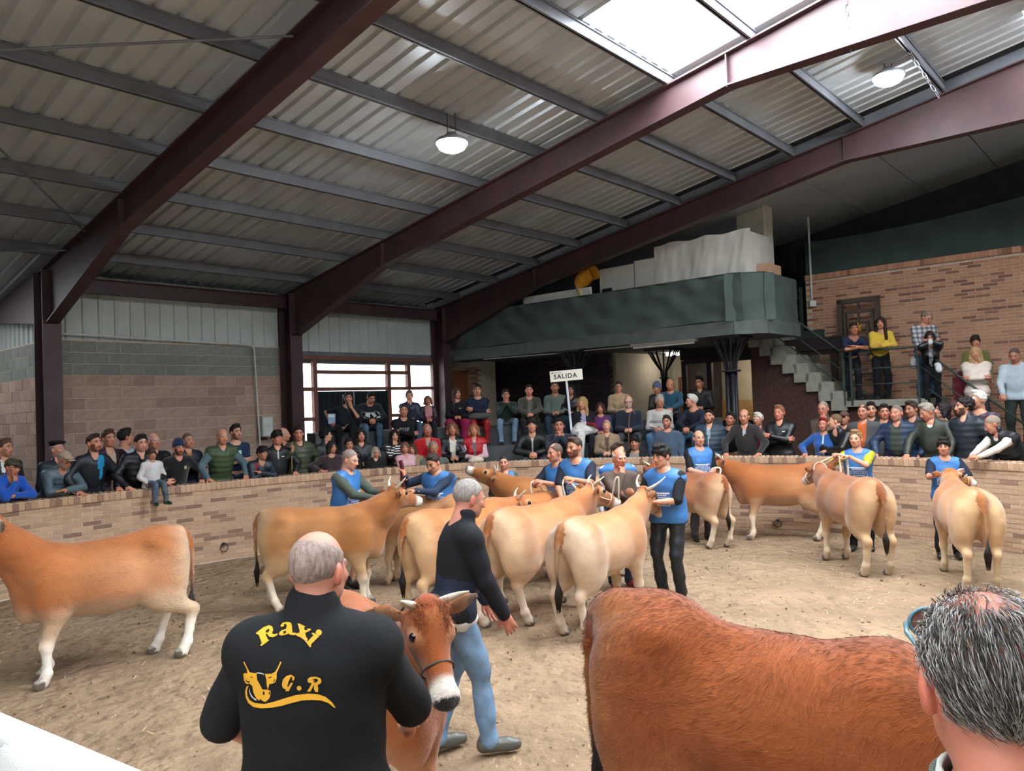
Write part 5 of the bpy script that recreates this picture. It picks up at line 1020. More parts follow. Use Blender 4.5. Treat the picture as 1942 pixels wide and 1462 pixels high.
    for k in range(16):
        a = r.uniform(0, 6.28); q = r.uniform(.004, .022); b = np.array([-.80, tailx, .56]); l = r.uniform(.2, .3); tb.tube([b, b+np.array([q*math.cos(a)*1.6, q*math.sin(a)*1.6, -l*.45]), b+np.array([q*math.cos(a)*1.1, q*math.sin(a), -l])], [.012, .014, .003], 5)
    tb.put('tail_switch', hairmat('#1d1613'), o, True, kind='stuff')
    if eyes:
        em = sphere_mesh('eye', .0235); ey = mat('dark_eye', '#0b0807', rough=.08, spec=.6, namt=0)
        for y in (1, -1): link('eye', em, ey, o).location = H((.118, y*.089, .0))
    if horn:
        hm = mat('horn', '#c9c0ac', rough=.45, nscale=20, namt=.15)
        for y in (1, -1):
            p = [H((-.01, y*.055, .03)), H((-.02, y*(.075+horn*.35), .05+horn*.12)), H((.0, y*(.085+horn*.75), .07+horn*.45)), H((.03, y*(.08+horn*.85), .08+horn))]; MB().tube(bez(p, 8), np.linspace(.023, .004, 8), 10).put('horn', hm, o, True)
    M = lambda p: np.array(o.location)+s*(rotm('z', math.degrees(ang))@np.array(p)); inf = dict(o=o, H=H, M=M, R=R, poll=poll, s=s)
    if halter:
        hm = mat('halter_strap', halter, rough=.7); hb = MB()
        def loop(xc, zc, ry, rz_, tl=0): return [H((xc+tl*math.sin(q), ry*math.cos(q), zc+rz_*math.sin(q))) for q in np.linspace(0, 6.283, 25)]
        hb.tube(loop(.25, -.07, .0735, .079, .0), .0055, 6, False).put('noseband', hm, o, True); MB().tube(loop(-.03, -.05, .104, .1, -.02), .0055, 6, False).put('headband', hm, o, True)
        for y in (1, -1): MB().tube([H((.25, y*.068, -.07)), H((.12, y*.09, -.08)), H((-.03, y*.103, -.06))], .0055, 6).put('cheek_strap', hm, o, True)
    if tag_:
        y = tag_; MB().bar(H((-.06, y*.19, -.04)), H((-.06, y*.19, -.11)), .055, .006, up=R@np.array([0, 1, 0])).put('ear_tag', mat('yellow_tag', '#e0a43a', rough=.5), o)
    return inf
def rope(label, pts, r=.009, col='#d8d2c2', cat='rope'):
    P = [np.array(p, float) for p in pts]; out = []
    for i in range(len(P)-1):
        p0, p1, p2, p3 = P[max(i-1, 0)], P[i], P[i+1], P[min(i+2, len(P)-1)]
        for t in np.linspace(0, 1, 7)[:-1]: out.append(.5*((2*p1)+(-p0+p2)*t+(2*p0-5*p1+4*p2-p3)*t*t+(-p0+3*p1-3*p2+p3)*t**3))
    out.append(P[-1]); return MB().tube(out, r, 7).put('rope', mat('rope_'+col.strip('#'), col, rough=.9, bump=.5, bscale=200), smooth=True, label=label, cat=cat)
g2 = lambda x, y: onz(x, y)[:2]
# ------------------------------------------------------------------ the animals of the photograph
COWS = {}
COWS['A'] = calf('orange-brown calf with white legs standing broadside, its head cut by the picture edge', g2(317, 1241), g2(92, 1293), .985, '#b5733f', '#dcc3a0', '#ece4d8', neck=(.36, -.05, .42), hyaw=0, hpitch=15, vox=.02, hindstep=-.08, forestep=.03, rumpz=.05, rump=1.03, halter='#e6e0d2', tailx=.02, horn=.1)
COWS['B'] = calf('tan calf broadside behind the bald man in the black vest, head raised', g2(497, 1153), g2(712, 1147), .98, '#b07843', '#cbaa7c', '#dccdb8', mid=(-2.24, 8.7), ang=3, neck=(.36, .02, .30), hyaw=38, hpitch=14, hindstep=-.06, horn=.09, vox=.022)
COWS['C'] = calf('pale yellow calf seen from behind, hidden in part by the walking man', None, None, .97, '#b9793f', '#d3ac7e', '#d4ba9a', mid=(-.66, 8.35), ang=44, neck=(.42, -.05, .12), hyaw=-25, hpitch=10, rump=1.12, tailx=.05, horn=.07, vox=.024, pq=.6, rear_pale=.6)
COWS['D'] = calf('cream double-muscled calf in mid-stride beside the walking man', None, None, 1.0, '#b87d47', '#dab891', '#dfcdb8', mid=(.20, 8.1), ang=47, neck=(.46, -.02, .23), hyaw=-22, hpitch=22, rump=1.18, hindstep=-.16, tailx=.04, horn=.07, halter='#d9cdb5', tag_=1, vox=.021, pq=.6, rear_pale=.8)
COWS['E'] = calf('palest cream calf with upright horns led by the dark-haired young handler', None, None, .95, '#bf8a58', '#d9bf9f', '#e0cdb6', mid=(.82, 7.65), ang=50, neck=(.42, 0, .27), hyaw=-14, hpitch=32, rump=1.18, tailx=.03, horn=.15, halter='#6b5340', vox=.02, pq=.7, rear_pale=.9)
COWS['F'] = calf('brown calf lifting its muzzle high behind the others', None, None, 1.0, '#a9703a', '#cfae80', mid=(.55, 10.9), ang=172, neck=(.36, 0, .22), hyaw=0, hpitch=-22, horn=.07, vox=.026)
COWS['G'] = calf('rust-brown calf with pale thighs turned away beside the bald handler', None, None, .93, '#a5643a', '#cfae88', '#dcc8ae', mid=(2.72, 11.75), ang=122, neck=(.48, 0, .2), hpitch=25, hindstep=.05, horn=.07, vox=.026)
COWS['H'] = calf('long rust-brown calf standing broadside against the ring wall', None, None, .98, '#ab6b38', '#cda981', '#dcc9b0', mid=(4.14, 11.85), ang=163, neck=(.44, 0, .24), hyaw=0, hpitch=28, forestep=.0, hindstep=.05, belly=.95, horn=.06, halter='#e3d9c6', vox=.023)
COWS['I'] = calf('brown calf with cream buttocks and dark tail seen from behind', None, None, .99, '#a2683a', '#c7a478', '#cdb798', mid=(4.27, 9.75), ang=93, neck=(.44, 0, .2), hyaw=10, hpitch=25, rump=1.05, horn=0, halter='#e3d9c6', tailx=-.02, vox=.023, pq=.5)
COWS['J'] = calf('light tan calf seen from behind, turning its head past the young handler', None, None, .94, '#b87d48', '#d3af82', '#d0b896', mid=(5.16, 8.85), ang=74, neck=(.36, -.06, .22), hyaw=-62, hpitch=14, rump=1.15, horn=0, halter='#c99a4e', tailx=-.03, vox=.023, pq=.55, rear_pale=.7)
COWS['K'] = calf('rusty red calf filling the lower corner in front of the grey-haired man', None, None, 1.07, '#9c5526', '#b98449', '#c79f6e', mid=(1.0, 3.22), ang=-29, wz=-.13, neck=(.46, 0, .16), hpitch=35, vox=.017, rumpz=.09, rump=1.05, horn=.08, tailx=0., pq=.22, rear_pale=.05)
COWS['L'] = calf('young horned calf with strapped halter held by the man in the black vest', None, None, .97, '#a8642f', '#cf9c72', '#c8a27c', mid=(-.83, 4.15), ang=-62, neck=(.42, 0, .36), hyaw=-2, hpitch=46, vox=.0125, horn=.085, halter='#4a433c', pq=.35, tailx=0)
COWS['M'] = calf('calf with grey muzzle turned to the handler in green shorts', None, None, .95, '#b98452', '#d6b88f', mid=(-1.15, 9.75), ang=168, neck=(.48, 0, .24), hpitch=22, horn=.08, halter='#5a4632', tag_=1, vox=.026)
COWS['N'] = calf('orange calf with lowered head wedged between the cream calves', None, None, .95, '#b87840', '#d9b78a', mid=(.0, 9.35), ang=40, neck=(.48, 0, .06), hpitch=30, horn=0, halter='#d9cdb5', vox=.028)
# ------------------------------------------------------------------ people along the ring wall
def W(x, y, off, label, pose='wall', **k):
    t = atr(x, y, RR+off)
    a = math.atan2(t[1]-RC[1], t[0]-RC[0]); t = atr(x, y, rad(a)+off)
    return person(label, t, .25, pose, wall=off, group='spectators behind the ring wall', **k)
def S(x, y, row, label, pose='sit', **k):
    r, z = {'L': (8.0, .62), 'A': (8.3, 1.03), 'B': (9.0, 1.41), 'C': (9.72, 1.79)}[row]
    ln = {'sit': .1, 'sitknee': .28, 'sitmouth': .34, 'sitchin': .28, 'sitfold': .06}[pose]
    return person(label, atr(x, y, r-ln), z, pose, group='spectators seated on the stand', **k)
def D(x, y, d, floor, label, pose='stand', group='handlers in the ring', **k): return person(label, atd(x, y, d), floor, pose, group=group, **k)
BIB = ('bib', '#376fab', 'nylon')
jk = lambda c, s='nylon', **o: ('jacket', c, s, o)
pf = lambda c, **o: ('puffer', c, 'quilt', o)
sw = lambda c, s='knit', **o: ('sweater', c, s, o)
# left of the dark column to the window
W(8, 832, .85, 'moustached man in open navy jacket over white shirt, beside the dark red column', 'stand', hair='short', hc='#5a4030', layers=[jk('#1d2026', open=('#d8d8d4', .07, .1))], turn=25, beard=('#5a4030', .35))
W(26, 870, .18, 'man in bright blue fleece and olive cap, hand over his mouth', 'wallfold', armk=('wallfold', 'mouth1'), hair='crop', hc='#4a4030', hat=('cap', '#4a4a3a'), layers=[jk('#1550b0', 'fleece')], nod=12, turn=12, lean=30)
W(108, 836, .75, 'older man in black beret and dark navy coat', 'stand', hair='rim', hc='#8a8680', hat=('beret', '#15151a'), layers=[jk('#1f2835')], turn=18, nod=-4, wd=1.15, skin='#d2a08c')
W(127, 857, .16, 'man in beige cap and grey-blue quilted jacket leaning folded arms on the wall', 'wallfold', hair='rim', hc='#a09890', hat=('cap', '#a8937e'), layers=[('jacket', '#4b5d66', 'quilt')], nod=22, turn=10, beard=('#9a948c', .5), glasses=1)
W(178, 823, .28, 'bearded man in black softshell with bright teal chest panel', 'wall', hair='crop', hc='#33241c', beard=('#3a2a20', .75), layers=[jk('#141a24', open=('#1f7fa8', .05, .12, -.07))], turn=14)
W(206, 815, .7, 'man in aubergine quilted jacket over beige shirt', 'stand', hair='short', hc='#4a2e22', layers=[('jacket', '#3c2734', 'quilt', dict(open=('#b9a48e', .06, .1)))], turn=4)
W(238, 813, 1.05, 'black-haired man in pale blue shirt turned in profile', 'stand', hair='short', hc='#14110f', layers=[('shirt', '#9fb3cc', 'cloth')], turn=62, yaw=25)
W(268, 824, .30, 'heavy man in black quilted jacket with an arm around the seated child', 'wall', hair='short', hc='#1d1612', armk=([(.17, -.50, 1.0), 'relaxed', (-1, .2, 0), (1, .0, -.1)], 'wall'), layers=[('jacket', '#14171c', 'quilt')], wd=1.25, nod=8)
W(291, 821, .75, 'white-haired older man in dark zip jacket behind the child', 'stand', hair='rim', hc='#b9b2aa', layers=[jk('#16181d')], turn=10, wd=1.15, skin='#cf9f88')
W(340, 834, .28, 'bearded man in navy beanie and black jacket with round crest', 'wall', hair=None, hc='#33271f', hat=('beanie', '#1b2c4a', 'knit'), beard=('#33271f', .8), layers=[jk('#15161a', 'fleece', print='crest')], nod=10)
W(356, 821, .78, 'balding man with arms folded, orange-lined hood on navy jacket', 'folded', hair='buzz', hc='#6a5242', layers=[('hoodie', '#c87a2a', 'fleece', dict(t=.02)), jk('#1b2433')], turn=10)
W(422, 813, .32, 'bald man in green quilted vest over grey-blue sweater', 'wall', hair='rim', hc='#9a8a7c', layers=[sw('#50666e'), ('vest', '#3a4a30', 'quilt')], skin='#c9947c', nod=6)
W(447, 805, .85, 'dark-haired man in navy T-shirt with pale print, arms folded', 'folded', hair='short', hc='#20180f', beard=('#2a2018', .5), layers=[('tshirt', '#1c3148', 'cloth', dict(print='graphic'))], legs='#33536e', turn=14)
W(498, 847, .16, 'dark-haired boy in navy and red jacket leaning on the wall', 'wallfold', hair='fringe', hc='#15110f', layers=[('jacket', '#1d2434', 'nylon', dict(open=('#8a2430', .03, .3, .1)))], nod=5, turn=25, lean=28)
W(525, 817, .30, 'young man in black jacket with white zip, black fringe', 'stand', armk=('wall', 'pocket'), hair='fringe', hc='#0f0d0c', layers=[jk('#15171b', open=('#aab0b4', .012, 0.1), print='logo')], turn=16)
W(538, 811, 1.0, 'grey-haired man half hidden behind the young man with the white zip', 'stand', hair='rim', hc='#a49c94', layers=[jk('#262a2c')], turn=40, yaw=20)
PST = W(566, 808, .42, 'dark-haired young man in olive puffer holding a thin stick', 'stand', armk=('pocket', [(-.20, -.30, 1.32), 'grip', (.6, -.4, 0), (.2, -.2, 1), (-1, .3, -1)]), hair='short', hc='#241c16', layers=[pf('#38402f')], turn=-12, nod=6)
W(618, 813, 1.0, 'woman with pinned black hair and dark jacket seen in profile', 'stand', hair='curly', hc='#0f0d0d', sex='f', layers=[jk('#1c1e22')], turn=60, yaw=25)
W(629, 837, .30, 'short-haired woman in brown hooded jacket at the wall', 'stand', armk=('belly', 'wall'), hair='bob', hc='#1b1513', sex='f', layers=[('hoodie', '#33272a', 'fleece')], turn=22, lean=12)
W(662, 832, .55, 'dark curly-haired spectator in black behind the handler in green shorts', 'stand', hair='curly', hc='#14100e', layers=[jk('#17181c')], lean=12)
W(712, 848, .28, 'woman with grey-blonde bob and glasses in black coat', 'stand', hair='bob', hc='#8d8172', sex='f', glasses=1, layers=[('coat', '#15171b', 'cloth')], turn=14, lean=8)
W(768, 839, .30, 'small girl in pale pink jacket held up at the wall', 'stand', hair='bob', hc='#6a4a34', sex='f', layers=[jk('#c49aa0')], armk=('belly', 'belly'), turn=-10, wd=.95)
W(782, 842, .55, 'brown-haired spectator in camel coat holding the little girl', 'stand', hair='bob', hc='#4a3324', sex='f', layers=[('coat', '#8f7a5e', 'cloth')], turn=-25, lean=10)
# the child on the wall
_ct = atr(288, 852, rad(math.radians(139))+.05)
CHILD = person('small boy in white patterned hoodie sitting on the ring wall, legs dangling', _ct, 1.2, 'child', hair='fringe', hc='#4a3426', layers=[('hoodie', '#c9c4c4', 'cloth', dict(print='graphic'))], legs='#54626f', legsty='denim', shoes='#1f3a34', wd=1.08, group='spectators behind the ring wall', vox=.026)
# first and second rows of the stand
S(684, 813, 'A', 'young woman with long dark hair in dark grey jacket', 'sit', hair='sleek', hc='#1f1814', sex='f', layers=[jk('#26282c')])
S(748, 815, 'A', 'woman with long dark hair and black-and-white striped cardigan, hand to her face', 'sit', armk=('lap', 'chin'), hair='long', hc='#181210', sex='f', layers=[('cardigan', '#1c1c1e', 'knit', dict(print='stripes'))])
S(810, 803, 'A', 'grey-haired man in red jacket with grey fleece collar', 'sit', hair='rim', hc='#8f8880', layers=[('jacket', '#b3161f', 'fleece', dict(open=('#8d8784', .05, .25)))], wd=1.2, skin='#b07a62', beard=('#6a5a50', .3))
S(822, 836, 'L', 'smiling older man in grey-green sweater with short grey hair', 'sit', hair='buzz', hc='#8a857e', layers=[sw('#5a645a')], skin='#b5805f', wd=1.1)
S(857, 801, 'A', 'woman in black leather jacket over striped top, light brown hair', 'sit', hair='bob', hc='#6d4630', sex='f', layers=[('jacket', '#191a1c', 'leather', dict(open=('#c4c2b4', .055, .02)))], legs='#141519')
S(898, 804, 'A', 'woman in red quilted vest with pink sleeves and grey scarf', 'sit', hair='bob', hc='#8a5a3a', sex='f', layers=[sw('#d6b2ba', 'cloth'), ('vest', '#a81a22', 'quilt', dict(open=('#6a6670', .035, .05)))], legs='#17181c')
S(1008, 792, 'A', 'young man in grey and black jacket with hands joined between his knees', 'sitknee', hair='fringe', hc='#19130f', layers=[('jacket', '#1b1d1e', 'nylon', dict(open=('#a8acaa', .035, .25)))], legs='#3f444a')
S(1060, 793, 'A', 'dark-haired man in navy pullover covering his mouth with both hands', 'sitmouth', hair='short', hc='#1f1812', layers=[sw('#222b3a')])
S(1150, 797, 'A', 'woman with cropped blonde hair in beige coat and brown scarf', 'sit', hair='crop', hc='#b39a78', sex='f', layers=[('coat', '#8f7a62', 'cloth', dict(open=('#5d4838', .05, .15)))], legs='#27476a')
S(1203, 826, 'L', 'youngster with dark hair in black jacket low behind the wall', 'sit', hair='fringe', hc='#18120f', layers=[('hoodie', '#1b1c1f', 'cloth', dict(open=('#7c7e80', .08, -.1)))])
S(765, 767, 'B', 'man in black hoodie with pale lettering, arms folded', 'sitfold', hair='buzz', hc='#3a2c24', layers=[('hoodie', '#121317', 'cloth', dict(print='word'))], legs='#24303f')
S(1104, 753, 'B', 'blonde woman in black coat over lilac top with a white coat on her lap', 'sit', hair='long', hc='#a98a58', sex='f', layers=[('jacket', '#17181b', 'cloth', dict(open=('#9a8fae', .05, .05)))], turn=-20)
S(1138, 764, 'B', 'dark brown-haired woman in green and purple sweater', 'sit', hair='bob', hc='#3a241b', sex='f', layers=[sw('#1f3636', open=('#5a2a5e', .2, -.2))], skin='#c08a6a')
S(1191, 750, 'B', 'white-bearded man in navy sweater holding a cane', 'sit', hair='rim', hc='#c5c0b8', beard=('#c9c4bc', .85), layers=[sw('#1f2836')], legs='#43464a', legsty='cloth', wd=1.1, glasses=1)
S(1251, 749, 'B', 'grey-haired man in white and grey striped sweater', 'sit', hair='short', hc='#a8a29a', layers=[sw('#b9b6b2', print='band')], legs='#4a6a8a', turn=28, wd=1.1)
S(1311, 748, 'B', 'grey-haired man in dark navy shirt looking back over the stand', 'sitknee', hair='short', hc='#c2bdb4', layers=[('shirt', '#1b2230', 'cloth')], legs='#54718e', turn=-50, yaw=-20, lean=16)
# top row
S(660, 744, 'C', 'stocky man in dark T-shirt, chin on his fist and hand on hip', 'sitchin', armk=('chin2', 'hip'), hair='short', hc='#1f1b1a', layers=[('tshirt', '#1c222b', 'cloth')], legs='#14171b', wd=1.2, lean=22, side=14)
S(706, 744, 'C', 'dark-haired man looking down in black sweater with pale chest band', 'sitknee', hair='short', hc='#191513', layers=[sw('#1b1d22', print='chestband')], legs='#4a6076', nod=28, turn=15, wd=1.1, lean=22)
S(776, 741, 'C', 'spectator in navy jacket against the window, hand over mouth', 'sit', armk=('lap', 'chin'), hair='short', hc='#5a4438', layers=[jk('#20283c')], legs='#44566a')
S(811, 751, 'C', 'girl in pink and black tracksuit top against the window', 'sit', hair='bob', hc='#6a4236', sex='f', layers=[('jacket', '#2c2228', 'nylon', dict(open=('#c07a80', .09, .0)))], wd=.95)
S(866, 736, 'C', 'girl with very long straight hair, black top and magenta skirt', 'sit', hair='sleek', hc='#453228', sex='f', layers=[sw('#15161a', 'cloth', print='logo')], turn=24, skirt='#8d1c4a')
S(905, 729, 'C', 'man in navy top with arms folded and red-and-black trousers', 'sitfold', hair='short', hc='#241a15', layers=[sw('#18243c', 'cloth')], legs='#8f1a20', legsty='nylon', wd=1.05)
S(959, 739, 'C', 'man in dark green sweater and light jeans, hands clasped at his lips', 'sitmouth', hair='short', hc='#2b211a', layers=[sw('#24362c')], legs='#6e879c', wd=1.1)
S(1003, 730, 'C', 'man with flushed face in open grey-brown hoodie', 'sitknee', hair='crop', hc='#3a2b22', layers=[('hoodie', '#4a4a42', 'fleece', dict(open=('#6f6a60', .05, .0)))], legs='#1f2226', skin='#d29a8a', wd=1.1, lean=14)
S(1052, 723, 'C', 'man in sage long-sleeved top below the exit sign', 'sit', hair='short', hc='#2c1f18', layers=[sw('#66736c', 'cloth')], legs='#2c3a48', beard=('#3a2a22', .4))
S(1082, 729, 'C', 'woman with dark hair in black leather jacket beside the sign post', 'sit', hair='long', hc='#150f0e', sex='f', layers=[('jacket', '#1e1718', 'leather')], skin='#b98a76', legs='#2b3c52')
S(1173, 724, 'C', 'short-haired woman with glasses in sand-coloured fleece', 'sit', hair='short', hc='#3a281f', sex='f', layers=[('jacket', '#a88e6e', 'fleece')], glasses=1, legs='#1f2a44')
S(1243, 726, 'C', 'man in grey-blue beanie and dark olive jacket looking aside', 'sit', hair=None, hc='#6a5a50', hat=('beanie', '#55607a', 'knit'), layers=[jk('#24271f')], turn=-45, nod=15)
S(1270, 719, 'C', 'laughing bald man in teal sweater', 'sitknee', hair='rim', hc='#8a7a6c', layers=[sw('#1f4a5e')], skin='#c48a6c', nod=14, lean=12, wd=1.1)
S(1325, 714, 'C', 'black-haired man in black zip jacket at the end of the top row', 'sit', hair='short', hc='#120f0e', layers=[jk('#14161b')], turn=-14, nod=8)
# standing at the wall, centre and right
W(1264, 788, .55, 'bearded man in slate-blue sweater standing below the stand', 'stand', hair='short', hc='#2f241c', beard=('#4a3a30', .8), layers=[sw('#455466')], wd=1.15, turn=-6)
W(1344, 777, .60, 'bearded man in navy puffer over white collar', 'stand', hair='crop', hc='#2c221c', beard=('#3a2c24', .8), layers=[('shirt', '#c9ced2', 'cloth'), pf('#2f3f4e', open=('#8fa0aa', .03, .1))], wd=1.2)
W(1386, 782, .80, 'grinning dark-haired man in black T-shirt with white print', 'stand', hair='short', hc='#211915', layers=[('tshirt', '#101114', 'cloth', dict(print='logo'))], skin='#b37f62', tilt=8)
W(1410, 776, .33, 'bald man in charcoal zip cardigan pressing both hands on the wall', 'wall', hair='rim', hc='#4a3c34', layers=[('jacket', '#2e2a2a', 'knit', dict(open=('#9aa2a6', .025, .22)))], skin='#c9967a', nod=8)
W(1437, 783, .85, 'white-haired man in dark jacket over burgundy shirt', 'stand', hair='short', hc='#c9c2b4', layers=[jk('#252b30', open=('#6e1426', .07, .0))], turn=-20)
W(1477, 769, .75, 'red-faced man in black zip jacket with round badges, arms folded', 'folded', hair='short', hc='#8a5a40', layers=[jk('#1b1c1e', 'leather', print='logo')], skin='#cf8f78', wd=1.1, turn=-10)
W(1560, 761, 1.0, 'bald man with glasses in brown jacket, fist under his chin', 'chin', hair='buzz', hc='#8a7a6e', layers=[jk('#4a3d34')], glasses=1, skin='#c9917a', turn=-5)
W(1561, 792, .35, 'woman with dyed red hair in bright blue hooded top', 'wall', armk=('pocket', 'wall'), hair='crop', hc='#7a2318', sex='f', layers=[('hoodie', '#1e4f92', 'fleece', dict(open=('#b9c8da', .010, -.2)))], wd=1.1, lean=8)
W(1583, 785, .30, 'short-haired man in black leather jacket leaning in beside the blue top', 'wallfold', hair='buzz', hc='#6a5238', layers=[('jacket', '#17181a', 'leather')], turn=-50, yaw=-25, lean=26)
W(1600, 780, 1.15, 'spectator in brown cap half hidden behind the leather jacket', 'stand', hair='buzz', hc='#4a3a30', hat=('cap', '#5a4638'), layers=[jk('#2c2c30')])
W(1636, 767, .75, 'balding man in grey coat over orange shirt', 'stand', hair='thin', hc='#3a2c24', layers=[('coat', '#4a4b4c', 'cloth', dict(open=('#b3592a', .07, .0)))], beard=('#4a382c', .3), wd=1.1)
W(1651, 763, 1.25, 'dark-haired man squeezed behind the orange shirt', 'stand', hair='short', hc='#1e1712', layers=[jk('#1f2226')], turn=20)
W(1676, 767, .95, 'dark-haired man in black collared jacket leaning toward his neighbour', 'stand', hair='short', hc='#241d18', layers=[jk('#191b1f')], turn=25, skin='#c78f78')
W(1699, 768, .36, 'burly man with sunglasses pushed up, navy puffer and green sweater', 'wall', armk=('pocket', 'wall'), hair='buzz', hc='#6f675f', layers=[sw('#343c33'), pf('#24344e', open=('#39423a', .085, -.1))], wd=1.3, skin='#c98f76', turn=-8, beard=('#9a8f86', .4))
W(1726, 761, 1.1, 'brown-haired man behind the burly man in the puffer', 'stand', hair='short', hc='#3a2a20', layers=[jk('#25282c')], wd=1.15, nod=8, turn=-20)
W(1751, 766, .36, 'grey-haired man in dark olive waxed jacket gripping the wall', 'wall', hair='short', hc='#8f857a', layers=[('shirt', '#cfd0cc', 'cloth'), ('jacket', '#30352c', 'nylon', dict(open=('#3a3f37', .07, -.1)))], wd=1.2, nod=22, turn=-35, skin='#c48a70')
W(1788, 763, .85, 'pale young woman with dark hair tied back, looking up', 'stand', hair='bob', hc='#1a1513', sex='f', layers=[('shirt', '#b5bcc8', 'cloth')], turn=-40, nod=-8)
W(1806, 760, 1.15, 'dark brown-haired spectator behind the bearded man in black puffer', 'stand', hair='bob', hc='#3a211c', sex='f', layers=[jk('#26222a')], turn=-20)
W(1827, 754, .42, 'dark-haired bearded man in black puffer jacket', 'wall', armk=('pocket', 'pocket'), hair='curly', hc='#1c1512', beard=('#2a201a', .9), layers=[pf('#1f2730')], turn=-35, yaw=-15, lean=5)
W(1853, 741, 1.0, 'white-haired man in dark checked shirt', 'stand', hair='short', hc='#d2ccc2', layers=[('shirt', '#5a4a55', 'plaid', dict(c2='#1c1820'))], turn=-30)
W(1873, 790, .17, 'bald man in black vest and cream sweater, hands clasped over the wall', 'wallfold', armk=([(.04, -.62, 1.03), 'grip', (.3, 0, 1), (-.8, -.8, 0)], [(-.05, -.62, 1.05), 'grip', (-.3, 0, 1), (.8, -.8, 0)]), hair='thin', hc='#8a7a6c', layers=[sw('#cfc6bb'), ('vest', '#191c1f', 'quilt')], nod=25, turn=-30, yaw=-22, lean=34, wd=1.1, skin='#c48f76')
# landing and upper stairs
def Lnd(x, y, d, fl, label, pose='rail', **k): return D(x, y, d, fl, label, pose, 'spectators on the stairs', **k)
Lnd(1619, 613, 14.75, 2.05, 'dark-haired man in navy T-shirt leaning on the landing rail', hair='short', hc='#241b16', layers=[('tshirt', '#1b2740', 'cloth')], legs='#15181f', face=-8, lean=40, turn=-5, skin='#b98268')
Lnd(1669, 602, 14.55, 2.05, 'woman with long dark hair in yellow sweater', hair='sleek', hc='#2a1a15', sex='f', layers=[sw('#c9a83a', 'knit')], legs='#101114', face=-12, lean=22, turn=-18)
Lnd(1761, 591, 14.2, 2.05, 'man with glasses in black and white checked shirt', 'stand', armk=('down', 'handrail'), hair='thin', hc='#7a6a5e', layers=[('shirt', '#b5b5b8', 'plaid')], legs='#3f5f80', face=-8, turn=30, nod=25, glasses=1, skin='#c48f7c')
Lnd(1763, 629, 13.75, 1.9, 'dark-haired woman in black jacket resting on the sloping handrail', hair='long', hc='#231714', sex='f', layers=[('jacket', '#15161a', 'leather', dict(open=('#b9babc', .035, -.1)))], legs='#101215', face=-28, lean=36, nod=15)
Lnd(1849, 637, 14.3, 1.55, 'small dark-haired spectator in olive top behind the white coat', 'stand', hair='fringe', hc='#2a1f1a', sex='f', layers=[sw('#6a6a3a')], face=-20)
Lnd(1849, 658, 13.7, 1.3, 'blonde woman in cream padded coat on the lower stairs', 'stand', armk=('belly', 'belly'), hair='hood', hc='#a8875c', sex='f', layers=[('coat', '#d6c6ba', 'quilt')], legs='#2a2a2e', face=-30)
Lnd(1922, 661, 13.3, 1.1, 'balding man in pale grey-blue hooded sweatshirt', 'stand', armk=('down', 'handrail'), hair='buzz', hc='#5a4a40', layers=[('hoodie', '#aab8c0', 'fleece', dict(print='word'))], legs='#2a302a', face=-35, nod=18, turn=-10, wd=1.1, skin='#b98570')
# handlers in the ring
hv = dict(vox=.0185)
HA = D(668, 853, 9.45, 0, 'shaven-headed handler in blue bib and lime shorts holding a dark rope', 'reach', armk=([(.14, -.44, 1.17), 'grip', (0, .4, 1)], [(-.02, -.46, 1.15), 'grip', (0, .4, 1)]), face=62, turn=8, nod=15, hair='buzz', hc='#8a7a70', layers=[sw('#4a5248', 'cloth'), BIB], legs='#8fa03a', legsty='nylon', bare=.05, **hv)
HB = D(816, 862, 9.6, 0, 'handler in blue bib lifting a dark strap and staring down', 'reach', armk=([(-.16, -.40, 1.24), 'grip', (-.3, 0, 1), (-1, -.2, .1)], [(-.36, -.28, 1.42), 'grip', (1, 0, 0), (-.2, -.2, 1.)]), face=-18, nod=24, turn=-12, lean=16, hair='crop', hc='#2a2019', layers=[sw('#2c3a50', 'cloth'), BIB], skin='#c9977a', wd=1.1, **hv)
HW = D(897, 909, 5.0, 0, 'man walking in black and navy zip jacket, light jeans and grey trainers', 'walk', face=108, nod=14, turn=10, hair='buzz', hc='#8d8681', layers=[jk('#15171c', 'cloth', two=('#222d40', .17), hem=.09, shut=1)], legs='#6f8ca8', shoes='#54544c', vox=.013, wd=1.1, skin='#c08a78', armk=('swing', 'swing'), group='judge')
HD = D(955, 864, 11.1, 0, 'young handler with cropped hair peering over the raised muzzle', 'stand', face=-4, hair='buzz', hc='#2b231d', beard=('#4a3a30', .45), layers=[sw('#454f48', 'cloth'), BIB], lean=12, **hv)
HE = D(1050, 841, 9.85, 0, 'long-faced handler with receding hair, blue bib over dark polo', 'reach', face=-42, turn=-15, hair='thin', hc='#5a4a3e', layers=[('tshirt', '#1d2230', 'cloth'), BIB], nod=5, **hv)
HF = D(1087, 829, 9.5, 0, 'bearded handler in blue bib with tattooless bare forearms and dark polo'.replace('tattooless ', ''), 'reach', armk=('reach', [(-.10, -.36, 1.02), 'grip', (.6, 0, .8)]), face=-22, turn=-22, hair='crop', hc='#3a2c24', beard=('#3f2c22', .85), layers=[('tshirt', '#1d2230', 'cloth'), BIB], nod=4, skin='#c39072', **hv)
HG = D(1174, 851, 9.1, 0, 'bald man in brown sweater biting his knuckles', 'chin', armk=([(-.02, -.20, 1.18), 'relaxed', (0, 1, 0), (-1, -.1, .3)], 'mouth1'), face=8, turn=12, hair='rim', hc='#a49a92', layers=[sw('#564840', 'cloth')], legs='#27364a', shoes='#7a1f22', skin='#c4886e', **hv)
HH = D(1172, 839, 9.7, 0, 'handler with white sleeves hidden behind the man in brown', 'stand', face=0, turn=30, hair='crop', hc='#3a2a22', layers=[('shirt', '#d8d9dc', 'cloth'), BIB], **hv)
